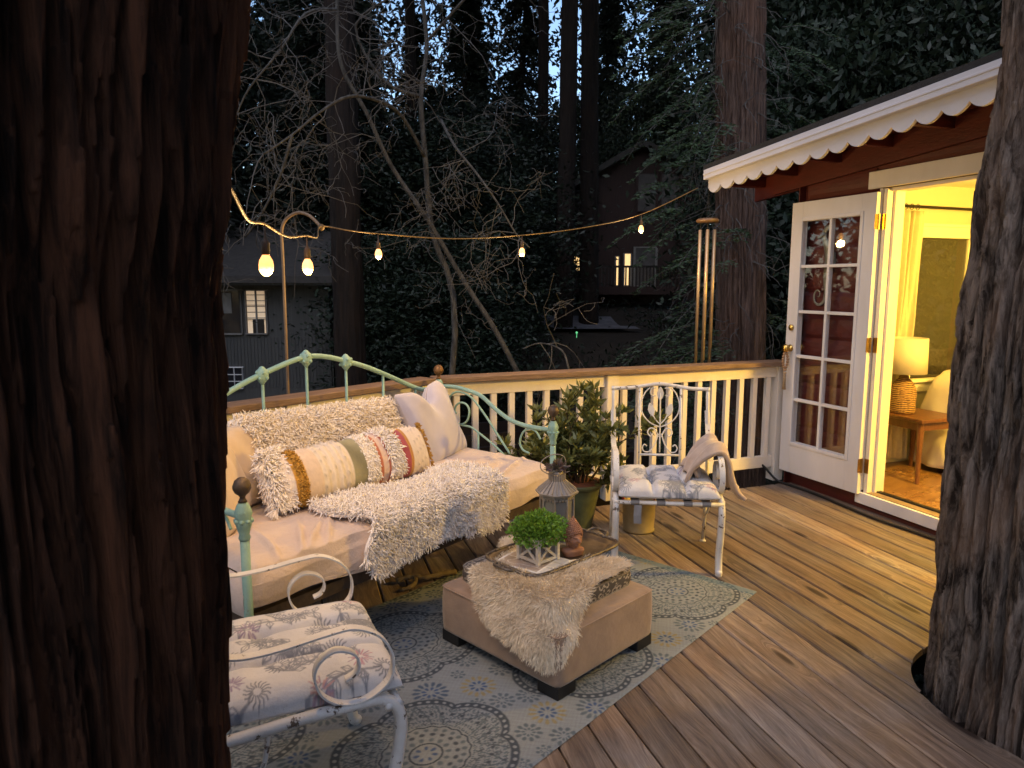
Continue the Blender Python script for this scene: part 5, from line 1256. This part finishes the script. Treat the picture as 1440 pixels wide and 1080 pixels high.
for i, ((x, y, z), lab) in enumerate((((-.665,1.95,1.700), 'lit amber bulb hanging nearest the big dark trunk'), ((-.737,2.6,1.712), 'lit amber bulb hanging just before the hooked pole'), ((-.73,3.95,1.812), 'lit amber bulb hanging first after the hooked pole'),
        ((.066,4.8,1.86), 'lit amber bulb hanging at the middle of the long cord'), ((.978,5.5,2.062), 'lit amber bulb hanging nearest the eave, in front of the dark house'))):
    b = b0 if i else make_bulb(); b0 = b
    if i: b = dup(b0)
    b.location = (x, y, z); b['label'] = lab; b['group'] = 'lit bulbs on the light string'
    bl = bpy.data.lights.new('bulb_light', 'POINT'); bl.energy = BULBW; bl.color = (1, .6, .22); bl.shadow_soft_size = .03
    blo = bpy.data.objects.new('bulb_light', bl); C.objects.link(blo); blo.location = (x, y, z-.175)
# shepherd hook pole
q = MB(); q.tube(smoothpts([(-1.232,3.85,-.3),(-1.226,3.85,.97),(-1.223,3.85,1.70),(-1.225,3.85,1.80),(-1.20,3.84,1.87),(-1.13,3.82,1.91),(-1.06,3.79,1.895),(-1.0,3.76,1.845),(-.98,3.75,1.825)], 6), .0085, 8)
tag(q.build('hook_pole', mat('tan metal pole', (.2,.14,.09), (.12,.08,.05), .5, 10), smooth=True), 'slim tan shepherd hook pole behind the railing holding the light cord', 'pole')
# ------------------------------------------------------------------ trees
def bark(name, label, c, z0, z1, rad, nA, nZ, amp, kA, kZ, m, lean=(0, 0), seed=0., lobes=0.1, group=None, zf=None, plate=.35):
    """furrowed trunk; rad(z) radius; plates of bark parted by winding upright furrows"""
    V = np.zeros((nZ, nA, 3)); nz_ = noise.noise; ex = math.exp
    for i in range(nZ):
        t = i/(nZ-1)
        z = z0 + (z1-z0)*t
        if zf:
            k_ = i/(nZ-1); z = z0 + (zf[0]-z0)*k_/.06 if k_ < .06 else zf[0] + (zf[1]-zf[0])*(k_-.06)/.88 if k_ < .94 else zf[1] + (z1-zf[1])*(k_-.94)/.06
        r0 = rad(z)
        for k in range(nA):
            a = 2*math.pi*k/nA; ca, sa = math.cos(a), math.sin(a)
            tw = .16*nz_((ca*1.3+seed, sa*1.3, z*.6)) + .035*nz_((ca*6+seed, sa*6, z*2.2)) + .014*nz_((ca*17, sa*17+seed, z*9)); a2 = a + tw; c2, s2 = math.cos(a2), math.sin(a2)
            g1 = nz_((c2*kA+seed, s2*kA, z*kZ)); g2 = nz_((c2*kA*2.1, s2*kA*2.1+seed, z*kZ*2.1+3))
            n3 = nz_((c2*kA*4.4, s2*kA*4.4, z*kZ*9+seed)); lb = nz_((ca*1.2+seed*2, sa*1.2, z*.25))
            pl_ = nz_((c2*kA*.8+9, s2*kA*.8, z*kZ*2.4+seed))
            d = -1.1*ex(-(g1/.11)**2) - .5*ex(-(g2/.13)**2) + .26*n3 + .25*pl_ + plate*round(nz_((c2*kA*1.5+4, s2*kA*1.5, z*kZ*3.2+seed))*4)/4
            r = r0*(1+lobes*lb) + amp*(d + .3)
            V[i, k] = (c[0]+lean[0]*(z-z0)+r*ca, c[1]+lean[1]*(z-z0)+r*sa, z)
    kk = np.arange(nA); ii = np.arange(nZ-1)[:, None]
    F = np.stack([(ii*nA+kk).ravel(), (ii*nA+(kk+1) % nA).ravel(), ((ii+1)*nA+(kk+1) % nA).ravel(), ((ii+1)*nA+kk).ravel()], 1)
    t = thing(name, label, 'tree', (c[0], c[1], z0), 0, group); V[..., 0] -= c[0]; V[..., 1] -= c[1]; V[..., 2] -= z0
    quads('trunk', V.reshape(-1, 3), F, m, t, smooth=True); return t
def barkmat(name, hi, lo, st=(9,9,1.1), bump=1., bd=.02, rough=.9, patch=None):
    m, nt, p, lk = newmat(name); tc = N(nt, 'ShaderNodeTexCoord'); mp = N(nt, 'ShaderNodeMapping'); mp.inputs['Scale'].default_value = st; lk(tc.outputs['Object'], mp.inputs[0])
    a = N(nt, 'ShaderNodeTexNoise', i_Scale=2.2, i_Detail=10, i_Roughness=.68, i_Distortion=.6); lk(mp.outputs[0], a.inputs['Vector'])
    b = N(nt, 'ShaderNodeTexNoise', i_Scale=7, i_Detail=8, i_Roughness=.7); lk(mp.outputs[0], b.inputs['Vector'])
    c = N(nt, 'ShaderNodeTexNoise', i_Scale=2.4, i_Detail=4); lk(tc.outputs['Object'], c.inputs['Vector'])
    r1 = ramp(nt, [(.40, lo), (.60, hi)]); lk(a.outputs[0], r1.inputs[0]); mx = N(nt, 'ShaderNodeMix', data_type='RGBA'); r2 = ramp(nt, [(.5, (0,0,0)), (.72, (.6,.6,.6))]); lk(c.outputs[0], r2.inputs[0])
    lk(r2.outputs[0], mx.inputs[0]); lk(r1.outputs[0], mx.inputs[6]); mx.inputs[7].default_value = (*(patch or (hi[0]*1.05, hi[1]*.85, hi[2]*.72)), 1); lk(mx.outputs[2], p.inputs['Base Color']); p.inputs['Roughness'].default_value = rough; p.inputs['Specular IOR Level'].default_value = .2
    ad = N(nt, 'ShaderNodeMath', operation='ADD'); lk(a.outputs[0], ad.inputs[0]); lk(b.outputs[0], ad.inputs[1]); bp_ = N(nt, 'ShaderNodeBump', i_Strength=bump, i_Distance=bd); lk(ad.outputs[0], bp_.inputs['Height']); lk(bp_.outputs[0], p.inputs['Normal'])
    return m
M_barkL = barkmat('dark red bark', (.155,.064,.034), (.02,.009,.005), (15,15,1.2), 1., .03, .9, (.23,.085,.034))
M_barkR = barkmat('grey bark', (.4,.335,.295), (.05,.038,.032), (13,13,3.2), 1., .05)
M_barkM = barkmat('redwood bark', (.13,.088,.072), (.05,.033,.028), (12,12,.9))
M_barkD = barkmat('forest bark', (.02,.014,.011), (.009,.007,.006))
def lerp_(pts, z):
    for (a, b), (e, f) in zip(pts, pts[1:]):
        if z <= e: t = max(0, (z-a)/(e-a)); t = t*t*(3-2*t); return b+(f-b)*t
    return pts[-1][1]
def radL(z): return lerp_([(-2.4,.40),(.3,.365),(.69,.37),(1.1,.385),(1.5,.385),(1.68,.415),(2.05,.455),(4,.46)], z)
bark('big_tree', 'huge dark reddish brown trunk filling the left edge, nearest to the viewer', (-.854, 1.032), -2.4, 4.2, radL, 640, 480, .034, 9., .5, M_barkL, seed=3.3, lobes=.03, zf=(.3, 2.5), plate=.9)
def radR(z): return lerp_([(-2.4,.45),(-.1,.40),(.12,.385),(.7,.395),(1.2,.39),(1.9,.345),(2.25,.32),(4.2,.27)], z)
bark('furrowed_tree', 'grey furrowed trunk rising through a round hole in the deck by the doorway', (2.03, 2.46), -2.4, 4.2, radR, 820, 560, .07, 7., .5, M_barkR, seed=8.1, lobes=.04, zf=(-.25, 2.9), plate=.55)
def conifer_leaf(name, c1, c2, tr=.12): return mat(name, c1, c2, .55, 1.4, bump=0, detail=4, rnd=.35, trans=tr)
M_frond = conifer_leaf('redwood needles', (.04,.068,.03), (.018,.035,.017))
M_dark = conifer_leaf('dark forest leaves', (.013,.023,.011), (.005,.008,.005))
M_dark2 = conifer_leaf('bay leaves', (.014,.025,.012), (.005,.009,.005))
M_twig = mat('bare grey twig', (.1,.095,.09), (.045,.042,.04), .9, 20, bump=.2)
def frond(base, d, L, out, nside=9, nl=11, ll=.055):
    """flat drooping spray: arrays of leaf base, direction"""
    base = np.array(base, float); d = np.array(d, float)/np.linalg.norm(d); side = np.cross(d, (0,0,1)); side = side/max(1e-6, np.linalg.norm(side)); ax = []
    for i in range(nside+1):
        t = i/nside; p = base + d*L*t + np.array([0,0,-.45])*L*t*t; ax.append(p)
        if i == 0: continue
        for s_ in (-1, 1):
            tl = L*.42*(1-t*.75)*nr.uniform(.7, 1.2); td = side*s_*.85 + d*.6 + np.array([0,0,-.25]) + nr.normal(size=3)*.12; td = td/np.linalg.norm(td)
            for j_ in range(nl):
                q_ = p + td*tl*j_/nl + np.array([0,0,-.2])*tl*(j_/nl)**2; e = td*.7 + np.cross(td, (0,0,1))*(.8 if j_ % 2 else -.8) + nr.normal(size=3)*.15; out.append((q_, e, ll*nr.uniform(.7, 1.2)))
    return ax
# the redwood behind the railing, with its haze of bare shoots and green sprays
mid = bark('redwood_tree', 'tall redwood behind the railing with wiry bare shoots all over its trunk', (2.86, 8.5), -2.2, 6.5, lambda z: .285 - .004*z, 220, 260, .035, 7., .5, M_barkM, lean=(-.043, 0), seed=5.5, lobes=.03)
q = MB()
for k in range(230):
    z = rng.uniform(-.6, 6.2); a = rng.uniform(0, 6.28) if k % 3 else rng.uniform(2.3, 4.4); cx = 2.86-.043*(z+2.2); r0 = .27
    p = Vector((cx-2.86+r0*math.cos(a), r0*math.sin(a), z+2.2)); dd = Vector((math.cos(a+rng.gauss(0,.7)), math.sin(a+rng.gauss(0,.7)), rng.uniform(-.4,.3))); pts = [p.copy()]; L_ = rng.uniform(.25, 1.1)
    for i in range(8):
        dd = (dd + Vector((rng.gauss(0,.33), rng.gauss(0,.33), rng.gauss(-.16,.25)))).normalized(); pts.append(pts[-1]+dd*L_/8)
    q.tube(pts, [max(.0022, .0065*(1-i/9)) for i in range(9)], 4)
    if rng.random() < .6:
        pp = pts[4]; d2 = (dd + Vector((rng.gauss(0,.8), rng.gauss(0,.8), rng.gauss(-.3,.4)))).normalized(); q.tube([pp, pp+d2*L_*.2, pp+d2*L_*.4+Vector((0,0,-.05))], .0025, 4)
out = []; wq = q
for k in range(110):
    z = rng.uniform(-.2, 6.4); left = rng.random() < .68; a = rng.uniform(2.4, 4.0) if left else rng.uniform(-1.2, 1.4)
    r1 = rng.uniform(.3, .9) if left else rng.uniform(.4, 1.0); b = np.array([math.cos(a)*r1 - .043*z, math.sin(a)*r1 + (.5 if not left else .1), z+2.2])
    L_ = rng.uniform(.4, .85)
    if left and z < 2.0: L_ *= 1.3; b[1] -= .6
    ax = frond(b, (math.cos(a)+rng.gauss(0,.3), math.sin(a)+rng.gauss(0,.4), rng.uniform(-.3,.25)), L_, out); wq.tube([tuple(p) for p in ax[::3]], .004, 4)
LP, LD_, LL = np.array([o[0] for o in out]), np.array([o[1] for o in out]), np.array([o[2] for o in out])
V, F = leaves(LP, LD_, LL, LL*.26, bend=.05); quads('crown', V, F, M_frond, mid); wq.build('sprays', M_twig, mid)
# forest trees: three kinds, copied
def crown(kind, H, Rm, n):
    P, D = [], []
    while len(P) < n:
        if kind == 0:    # drooping conifer boughs
            t = nr.random()**.8; z = H*(.10 + .9*t); a = nr.random()*6.28; L_ = Rm*(1-t*.85)*nr.uniform(.55, 1.1)
            for i in range(70):
                s_ = nr.random()**.7; w_ = (nr.random()-.5)*.55*L_*(1-s_*.6); P.append((math.cos(a)*L_*s_ - math.sin(a)*w_, math.sin(a)*L_*s_ + math.cos(a)*w_, z - .45*L_*s_*s_ - .25*abs(w_) + nr.normal()*.06)); D.append((math.cos(a)+nr.normal()*.6, math.sin(a)+nr.normal()*.6, -.5+nr.normal()*.35))
        else:            # leafy clumps on spreading limbs
            t = nr.random(); a = nr.random()*6.28; rr = Rm*nr.random()**.5*math.sin(math.pi*(.15+.8*t))**.6; c_ = np.array([math.cos(a)*rr, math.sin(a)*rr, H*(.12+.88*t)]); sz = nr.uniform(.3, .75)
            for i in range(80): P.append(tuple(c_ + nr.normal(size=3)*np.array([sz, sz, sz*.38]))); D.append(tuple(nr.normal(size=3)*.7 + np.array([0,0,-.45])))
    return np.array(P[:n]), np.array(D[:n])
def make_tree(kind, H, Rm, n, m, ll, lw, label):
    t = thing('conifer_tree' if kind == 0 else 'leafy_tree', label, 'tree')
    q = MB(); pts = [(0,0,-1)] + [(.12*math.sin(i*1.3), .12*math.cos(i*1.7), H*i/7) for i in range(1, 8)]; q.tube(smoothpts(pts, 3), [max(.03, .26*(1-i/24)) for i in range(22)], 9)
    for k in range(16):
        z = H*rng.uniform(.15,.9); a = rng.uniform(0,6.28); L_ = Rm*(1-z/H*.8)*.8; q.tube([(0,0,z), (math.cos(a)*L_*.5, math.sin(a)*L_*.5, z+.05), (math.cos(a)*L_, math.sin(a)*L_, z-.25*L_)], [.05,.03,.012], 5)
    q.build('trunk', M_barkD, t, smooth=True)
    P, D = crown(kind, H, Rm, n); V, F = leaves(P, D, nr.uniform(.7,1.3,n)*ll, nr.uniform(.7,1.3,n)*lw, bend=.08); quads('crown', V, F, m, t); return t
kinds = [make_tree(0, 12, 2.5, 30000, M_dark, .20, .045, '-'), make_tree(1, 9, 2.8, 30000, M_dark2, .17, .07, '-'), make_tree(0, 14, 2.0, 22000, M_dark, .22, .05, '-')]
used = [False]*3
SPOT = [  # kind, image column, distance, height factor, turn
 (1, 350, 17.5, .95, 10), (0, 265, 15, 1.0, 80), (0, 420, 19, 1.0, 30), (2, 480, 16, 1.0, 200), (1, 545, 19, .62, 140), (1, 590, 13.5, .42, 60), (0, 660, 24, .85, 300),
 (1, 625, 17, .62, 12), (2, 735, 27, 1.0, 100), (1, 690, 23, .75, 77), (0, 850, 36, 1.2, 220), (1, 900, 33.5, 1.0, 190), (2, 930, 33, 1.2, 45), (0, 1065, 21, 1.0, 150),
 (1, 1165, 13, .95, 20), (0, 1120, 18, 1.1, 260), (1, 1200, 14.5, 1.0, 120), (0, 1260, 19, 1.05, 70), (1, 1330, 13, 1.0, 330), (0, 1400, 17, 1.1, 5), (0, 150, 18, 1.1, 90), (2, 590, 30, .80, 15), (0, 520, 33, 1.05, 160), (2, 1010, 26, 1.1, 10), (0, 620, 36, .8, 250), (1, 800, 38, 1.0, 210), (0, 1050, 31, 1.2, 190)]
LABT = [['dense dark conifer with drooping boughs among the forest on the left', 'dark leafy tree in the forest over the left neighbour house', 'slim dark conifer in the forest on the left'],
        ['dark drooping conifer far behind the light string', 'dark leafy tree behind the middle of the light string', 'slim tall dark conifer against the evening sky'],
        ['dark conifer rising behind the cabin roof', 'dark leafy tree behind the white scalloped eave', 'slim conifer behind the wind chime']]
for kd, u, Y, hf, rz in SPOT:
    t = kinds[kd] if not used[kd] else dup(kinds[kd]); used[kd] = True
    x = (u-720)/1000*Y; t.location = (x, Y, terrain(x, Y)-.2); t.rotation_euler = (0, 0, R(rz)); k_ = .7 if kd == 1 and Y < 14 and u < 800 else 1; t.scale = (k_, k_, hf)
    t['label'] = LABT[0 if u < 500 else 1 if u < 960 else 2][kd]; t['group'] = 'dark forest trees beyond the deck'
# unseen leaf ring added behind and beside the viewer, cutting low sky light
n_ = 80000; a_ = nr.uniform(R(-238), R(28), n_); r_ = 10 + 6*nr.random(n_); z_ = -2 + 15*nr.random(n_)**1.1
V, F = leaves(np.stack([r_*np.cos(a_)*1.05, r_*np.sin(a_)+1, z_], 1), nr.normal(size=(n_, 3))+np.array([0,0,-.4]), nr.uniform(.25,.45,n_), nr.uniform(.1,.18,n_), bend=.1); sw_ = quads('unseen_shade_wood', V, F, M_dark); sw_['kind'] = 'stuff'
# bare forest trunks
for i, (u, Y, r_, ln_, lab) in enumerate(((492, 9.5, .205, .0, 'thick black conifer trunk standing left of the middle behind the light string'), (792, 20, .26, .01, 'black trunk against the bright sky gap, left of its pair'), (828, 22, .30, -.01, 'black trunk against the bright sky gap, right of its pair'), (762, 24, .2, .0, 'thin black trunk against the sky gap beside two thicker ones'), (585, 21, .17, .0, 'slender dark trunk crossing the upper sky gap'))):
    x = (u-720)/1000*Y; bark('bare_trunk', lab, (x, Y), terrain(x, Y)-.3, 15 if Y > 15 else 9, lambda z, r_=r_: r_*(1-.02*z), 40, 60, .03, 3, .5, M_barkD, lean=(ln_, 0), seed=i*3.1, lobes=.05)
# dead pale-barked tree with its tangle of bare branches
dt = thing('dead_tree', 'bare pale barked dead tree with tangled thin branches above the light string', 'tree', (-1.0, 7.4, terrain(-1, 7.4)))
q = MB(); tw = MB(); ZB = -terrain(-1, 7.4)
def limb(pts, r0, r1, n5=4): 
    p_ = smoothpts([(x+1.0, y-7.4, z+ZB) for x, y, z in pts], n5); q.tube(p_, [r0+(r1-r0)*i/(len(p_)-1) for i in range(len(p_))], 7); return p_
def px(u, v, Y): return ((u-720)/1000*(Y*.99-(1.54+(399.5-v)/1000*Y-1.54)*.139), Y, 1.54+(399.5-v)/1000*Y*1.0)
L1 = limb([(-1.0,7.4,-2.2), px(640,470,7.4), px(608,330,7.4), px(598,230,7.3), px(592,150,7.2), px(600,80,7.2), px(585,-30,7.2)], .036, .018)
L2 = limb([px(760,590,7.3), px(700,470,7.2), px(655,400,7.2), px(600,310,7.1), px(550,240,7.), px(515,170,6.9), px(480,110,6.8), px(474,40,6.8), px(478,-30,6.8)], .03, .014)
L3 = limb([px(598,230,7.3), px(565,175,7.), px(530,155,6.7), px(490,150,6.4), px(450,170,6.2), px(410,200,6.), px(370,225,5.9)], .02, .008)
L4 = limb([px(620,180,7.2), px(640,215,6.9), px(670,250,6.8), px(700,290,6.7), px(725,330,6.7), px(745,350,6.7)], .015, .006)
L5 = limb([px(600,80,7.2), px(640,40,7), px(680,0,6.9), px(700,-30,6.9)], .016, .01)
L6 = limb([px(474,40,6.8), px(430,45,6.5), px(395,90,6.3), px(350,140,6.2), px(330,180,6.2)], .015, .006)
L7 = limb([px(410,200,6.), px(395,250,6.), px(370,300,6.), px(345,335,6.)], .016, .006)
L8 = limb([px(592,150,7.2), px(540,130,7), px(500,60,6.9), px(560,20,6.8)], .02, .008)
L9 = limb([px(800,520,6.5), px(790,492,6.6), px(760,482,6.7), px(735,490,6.7)], .012, .005)
def twigs(pl, n, L_, r, depth):
    for k in range(n):
        i = rng.randint(len(pl)//4, len(pl)-1); p = Vector(pl[i]); d = Vector((rng.gauss(0,1), rng.gauss(0,.6), rng.gauss(-.25,.9))).normalized(); pts = [p]; l = L_*rng.uniform(.4, 1.3)
        for j_ in range(7):
            d = (d + Vector((rng.gauss(0,.3), rng.gauss(0,.25), rng.gauss(-.06,.3)))).normalized(); pts.append(pts[-1]+d*l/7)
        tw.tube(pts, [max(.0022, r*(1-j_/8.5)) for j_ in range(8)], 4)
        if depth: twigs(pts, rng.randint(2, 4), L_*.5, r*.6, depth-1)
for pl, n in ((L1,7),(L2,12),(L3,13),(L4,13),(L5,6),(L6,14),(L7,9),(L8,7),(L9,4)): twigs(pl, n, .9, .0055, 2)
q.build('trunk', mat('lichened pale bark', (.085,.08,.072), (.015,.014,.013), .9, 9, (3,3,1), .5), dt, smooth=True); tw.build('bare_branches', M_twig, dt)
# undergrowth on the slope below the deck: one mass
n_ = 60000; Y = 6.2 + 20*nr.random(n_)**1.3; X = (nr.random(n_)*2-1)*.62*Y + .02*Y; Z = np.array([terrain(a, b) for a, b in zip(X, Y)])
bush = np.clip(fnoise(X, Y, 1.3, 71)+.35, 0, 1.2); hh = nr.random(n_)*(.25+1.5*bush)*np.clip((Y-4)/5, .4, 1)
ok = ~((X > .9) & (X < 3.6) & (Y > 17) & (Y < 23.5)); ok &= ~((X > .06*Y) & (X < .27*Y) & (Y > 12) & (hh > .35)); ok &= ~((X < -.22*Y) & (Y > 9) & (Y < 17.5) & (X > -.55*Y) & (hh > .5))
P = np.stack([X, Y, Z+hh], 1)[ok]; V, F = leaves(P, nr.normal(size=(len(P), 3))*.8+np.array([0,-.2,-.1]), nr.uniform(.08,.17,len(P)), nr.uniform(.035,.07,len(P)), bend=.1)
ug = quads('undergrowth', V, F, M_dark2); ug['kind'] = 'stuff'
# the wood closing the view far off: one mass with a ragged, open top
n_ = 140000; Y = nr.uniform(36, 50, n_); k_ = (nr.random(n_)*2-1)*.85; X = k_*Y
u_ = 720+1000*k_; g_ = np.exp(-((u_-592)/42)**2)*.9 + np.exp(-((u_-775)/85)**2)*1.0 + np.exp(-((u_-1240)/30)**2)*.6
Z = 1 + nr.random(n_)**.8*25; keep = nr.random(n_) > (.015 + .70*np.clip(g_, 0, 1))*np.clip((Z-6)/5, 0, 1); X, Y, Z = X[keep], Y[keep], Z[keep]; n_ = len(X)
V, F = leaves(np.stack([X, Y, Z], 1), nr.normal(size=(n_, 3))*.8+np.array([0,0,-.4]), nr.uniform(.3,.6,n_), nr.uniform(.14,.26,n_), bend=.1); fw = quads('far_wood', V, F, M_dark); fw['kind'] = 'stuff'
# unseen leaf layer added above the view to keep the forest dark
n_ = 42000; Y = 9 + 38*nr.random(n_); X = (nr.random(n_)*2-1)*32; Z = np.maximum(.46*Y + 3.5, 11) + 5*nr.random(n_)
V, F = leaves(np.stack([X, Y, Z], 1), nr.normal(size=(n_, 3))*np.array([1,1,.4]), nr.uniform(.5,.9,n_), nr.uniform(.3,.5,n_), bend=.1); cn = quads('added_shade_canopy', V, F, M_dark); cn['kind'] = 'stuff'
# ------------------------------------------------------------------ neighbours in the trees
M_hwall = mat('dark brown siding', (.04,.019,.015), (.022,.011,.009), .8, 3, (8,8,1), .3); M_hgrey = mat('grey board siding', (.075,.075,.07), (.05,.05,.048), .8, 3, (10,10,.4), .4)
M_htrim = mat('dim trim', (.2,.19,.175), rough=.7); M_shing = mat('shingles', (.05,.045,.04), (.03,.027,.025), .9, 12, bump=.6)
M_litw = glow('lit window', (1., .62, .24), LITW); M_dimw = glow('curtained window', (.45,.42,.4), .02); M_glassd = mat('dark window glass', (.02,.02,.024), rough=.1, bump=0)
def px3(u, v, Y): return ((u-720)/1000*(Y*.99-((399.5-v)/1000*Y)*.139), Y, 1.54+(399.5-v)/1000*Y)
def facing(q, u0, v0, u1, v1, Y, th):
    a, b = px3(u0, v0, Y), px3(u1, v1, Y); q.box(((a[0]+b[0])/2, Y+th/2, (a[2]+b[2])/2), (abs(b[0]-a[0]), th, abs(a[2]-b[2])))
hs_ = thing('brown_house', 'dark brown house with a railed balcony and lit doorway among the trees', 'house', (0,0,0))
YH = 26.
q = MB(); facing(q, 812, 262, 985, 470, YH, 5); q.build('wall', M_hwall, hs_)
q = MB(); a, b, c = px3(780, 275, YH-.6), px3(905, 205, YH-.6), px3(1040, 262, YH-.6)
q.prism([a, b, c, (c[0], c[1], c[2]-.2), (b[0], b[1], b[2]-.22), (a[0], a[1], a[2]-.2)], (0, 6.4, 0)); rf = q.build('roof', M_shing, hs_)
q = MB(); q.prism([px3(812, 264, YH+.01), px3(905, 214, YH+.01), px3(985, 262, YH+.01)], (0, 4.8, 0)); q.build('gable', M_hwall, hs_)
q = MB(); facing(q, 822, 262, 838, 312, YH-.5, .5); q.build('chimney', mat('pale stone', (.2,.19,.18), (.1,.095,.09), .9, 6), rf)
def window(u0, v0, u1, v1, Y, m, par, mull=0, fr=None):
    f = MB(); w_ = (u1-u0)*.0
    t = max(1.2, .06*(u1-u0))
    facing(f, u0-t, v0-t, u1+t, v0, Y-.06, .06); facing(f, u0-t, v1, u1+t, v1+t, Y-.06, .06); facing(f, u0-t, v0, u0, v1, Y-.06, .06); facing(f, u1, v0, u1+t, v1, Y-.06, .06)
    for i in range(mull): u = u0+(u1-u0)*(i+1)/(mull+1); facing(f, u-.5, v0, u+.5, v1, Y-.055, .05)
    for i in range(mull*2): v = v0+(v1-v0)*(i+1)/(mull*2+1); facing(f, u0, v-.4, u1, v+.4, Y-.05, .045)
    o = f.build('window', fr or M_htrim, par); f = MB(); facing(f, u0, v0, u1, v1, Y-.02, .02); f.build('pane', m, o); return o
M_panel = mat('worn grey panel', (.1,.09,.085), (.05,.045,.042), .8, 2, bump=.2)
window(897, 250, 923, 300, YH, M_panel, hs_, 0, M_hwall); window(930, 250, 955, 300, YH, M_panel, hs_, 0, M_hwall)
window(804, 362, 815, 381, YH, M_litw, hs_, 1, M_hwall); window(878, 358, 887, 401, YH, M_litw, hs_, 0); window(866, 362, 870, 401, YH, M_litw, hs_, 0); window(893, 350, 922, 401, YH, M_panel, hs_, 0)

q = MB(); facing(q, 796, 403, 960, 414, YH-1.9, 1.9); q.build('balcony', M_hwall, hs_)
q = MB(); facing(q, 796, 374, 960, 377, YH-1.9, .08); q.build('balcony_rail', M_darkwood, hs_)
for i in range(34):
    q = MB(); u = 798+i*4.8; facing(q, u, 377, u+1.3, 403, YH-1.88, .04); q.build('baluster', M_darkwood, hs_)
gh = thing('grey_house', 'grey boarded house with a lit paned window behind the hooked pole', 'house', (0,0,0))
YG = 13.; q = MB(); facing(q, 180, 396, 470, 640, YG, 4.5); q.build('wall', M_hgrey, gh)
q = MB()
for i in range(60): u = 184+i*4.8; facing(q, u, 474, u+1.1, 545, YG-.012, .02)
q.build('battens', M_hgrey, gh)
q = MB(); a, b, c, d_ = px3(170, 398, YG-.5), px3(478, 398, YG-.5), px3(470, 330, YG+2.4), px3(170, 330, YG+2.4); q.prism([a, b, c, d_], (0, 0, .12)); q.build('roof', M_shing, gh)
q = MB(); facing(q, 170, 396, 476, 401, YG-.45, .04); q.build('fascia_board', M_hgrey, gh)
M_blind = glow('lamplit blinds', (1., .68, .42), LITW*.28)
M_blue = glow('screen glow', (.5,.62,1.), LITW*.2)
window(300, 409, 338, 468, YG, M_glassd, gh, 0); window(346, 409, 374, 468, YG, M_blind, gh, 1); w3 = window(318, 517, 340, 546, YG, M_glassd, gh, 1, M_white)
q = MB(); facing(q, 312, 412, 326, 440, YG-.04, .015); q.build('curtain', M_htrim, gh)
q = MB(); facing(q, 303, 428, 310, 438, YG-.045, .01); q.build('screen', M_blue, gh)
for v in (414, 422, 430, 438, 446): 
    q = MB(); facing(q, 346, v, 374, v+1., YG-.03, .01); q.build('blind_slat', M_htrim, gh)
q = MB(); facing(q, 355, 448, 372, 468, YG-.045, .01); q.build('cabinet', M_darkwood, gh)
# pale road glimpsed through the undergrowth
q = MB(); q.grid(14, 8, lambda u, v: (1.15+u*2.3-v*.3, 19.2+v*3.6, terrain(1.15+u*2.3-v*.3, 19.2+v*3.6)+.12))
struct(q.build('road', mat('pale gravel road', (.16,.16,.18), (.09,.09,.1), .9, 4, bump=.3), smooth=True))
ld = MB(); ld.ball(px3(811, 467, 18.5), .03, 8); ld.tube([px3(811, 467, 18.5), px3(811, 476, 18.5)], .01, 5); tag(ld.build('garden_light', glow('green led', (.1, 1., .35), LITW*.5)), 'tiny green garden light glowing beside the pale road', 'garden light')
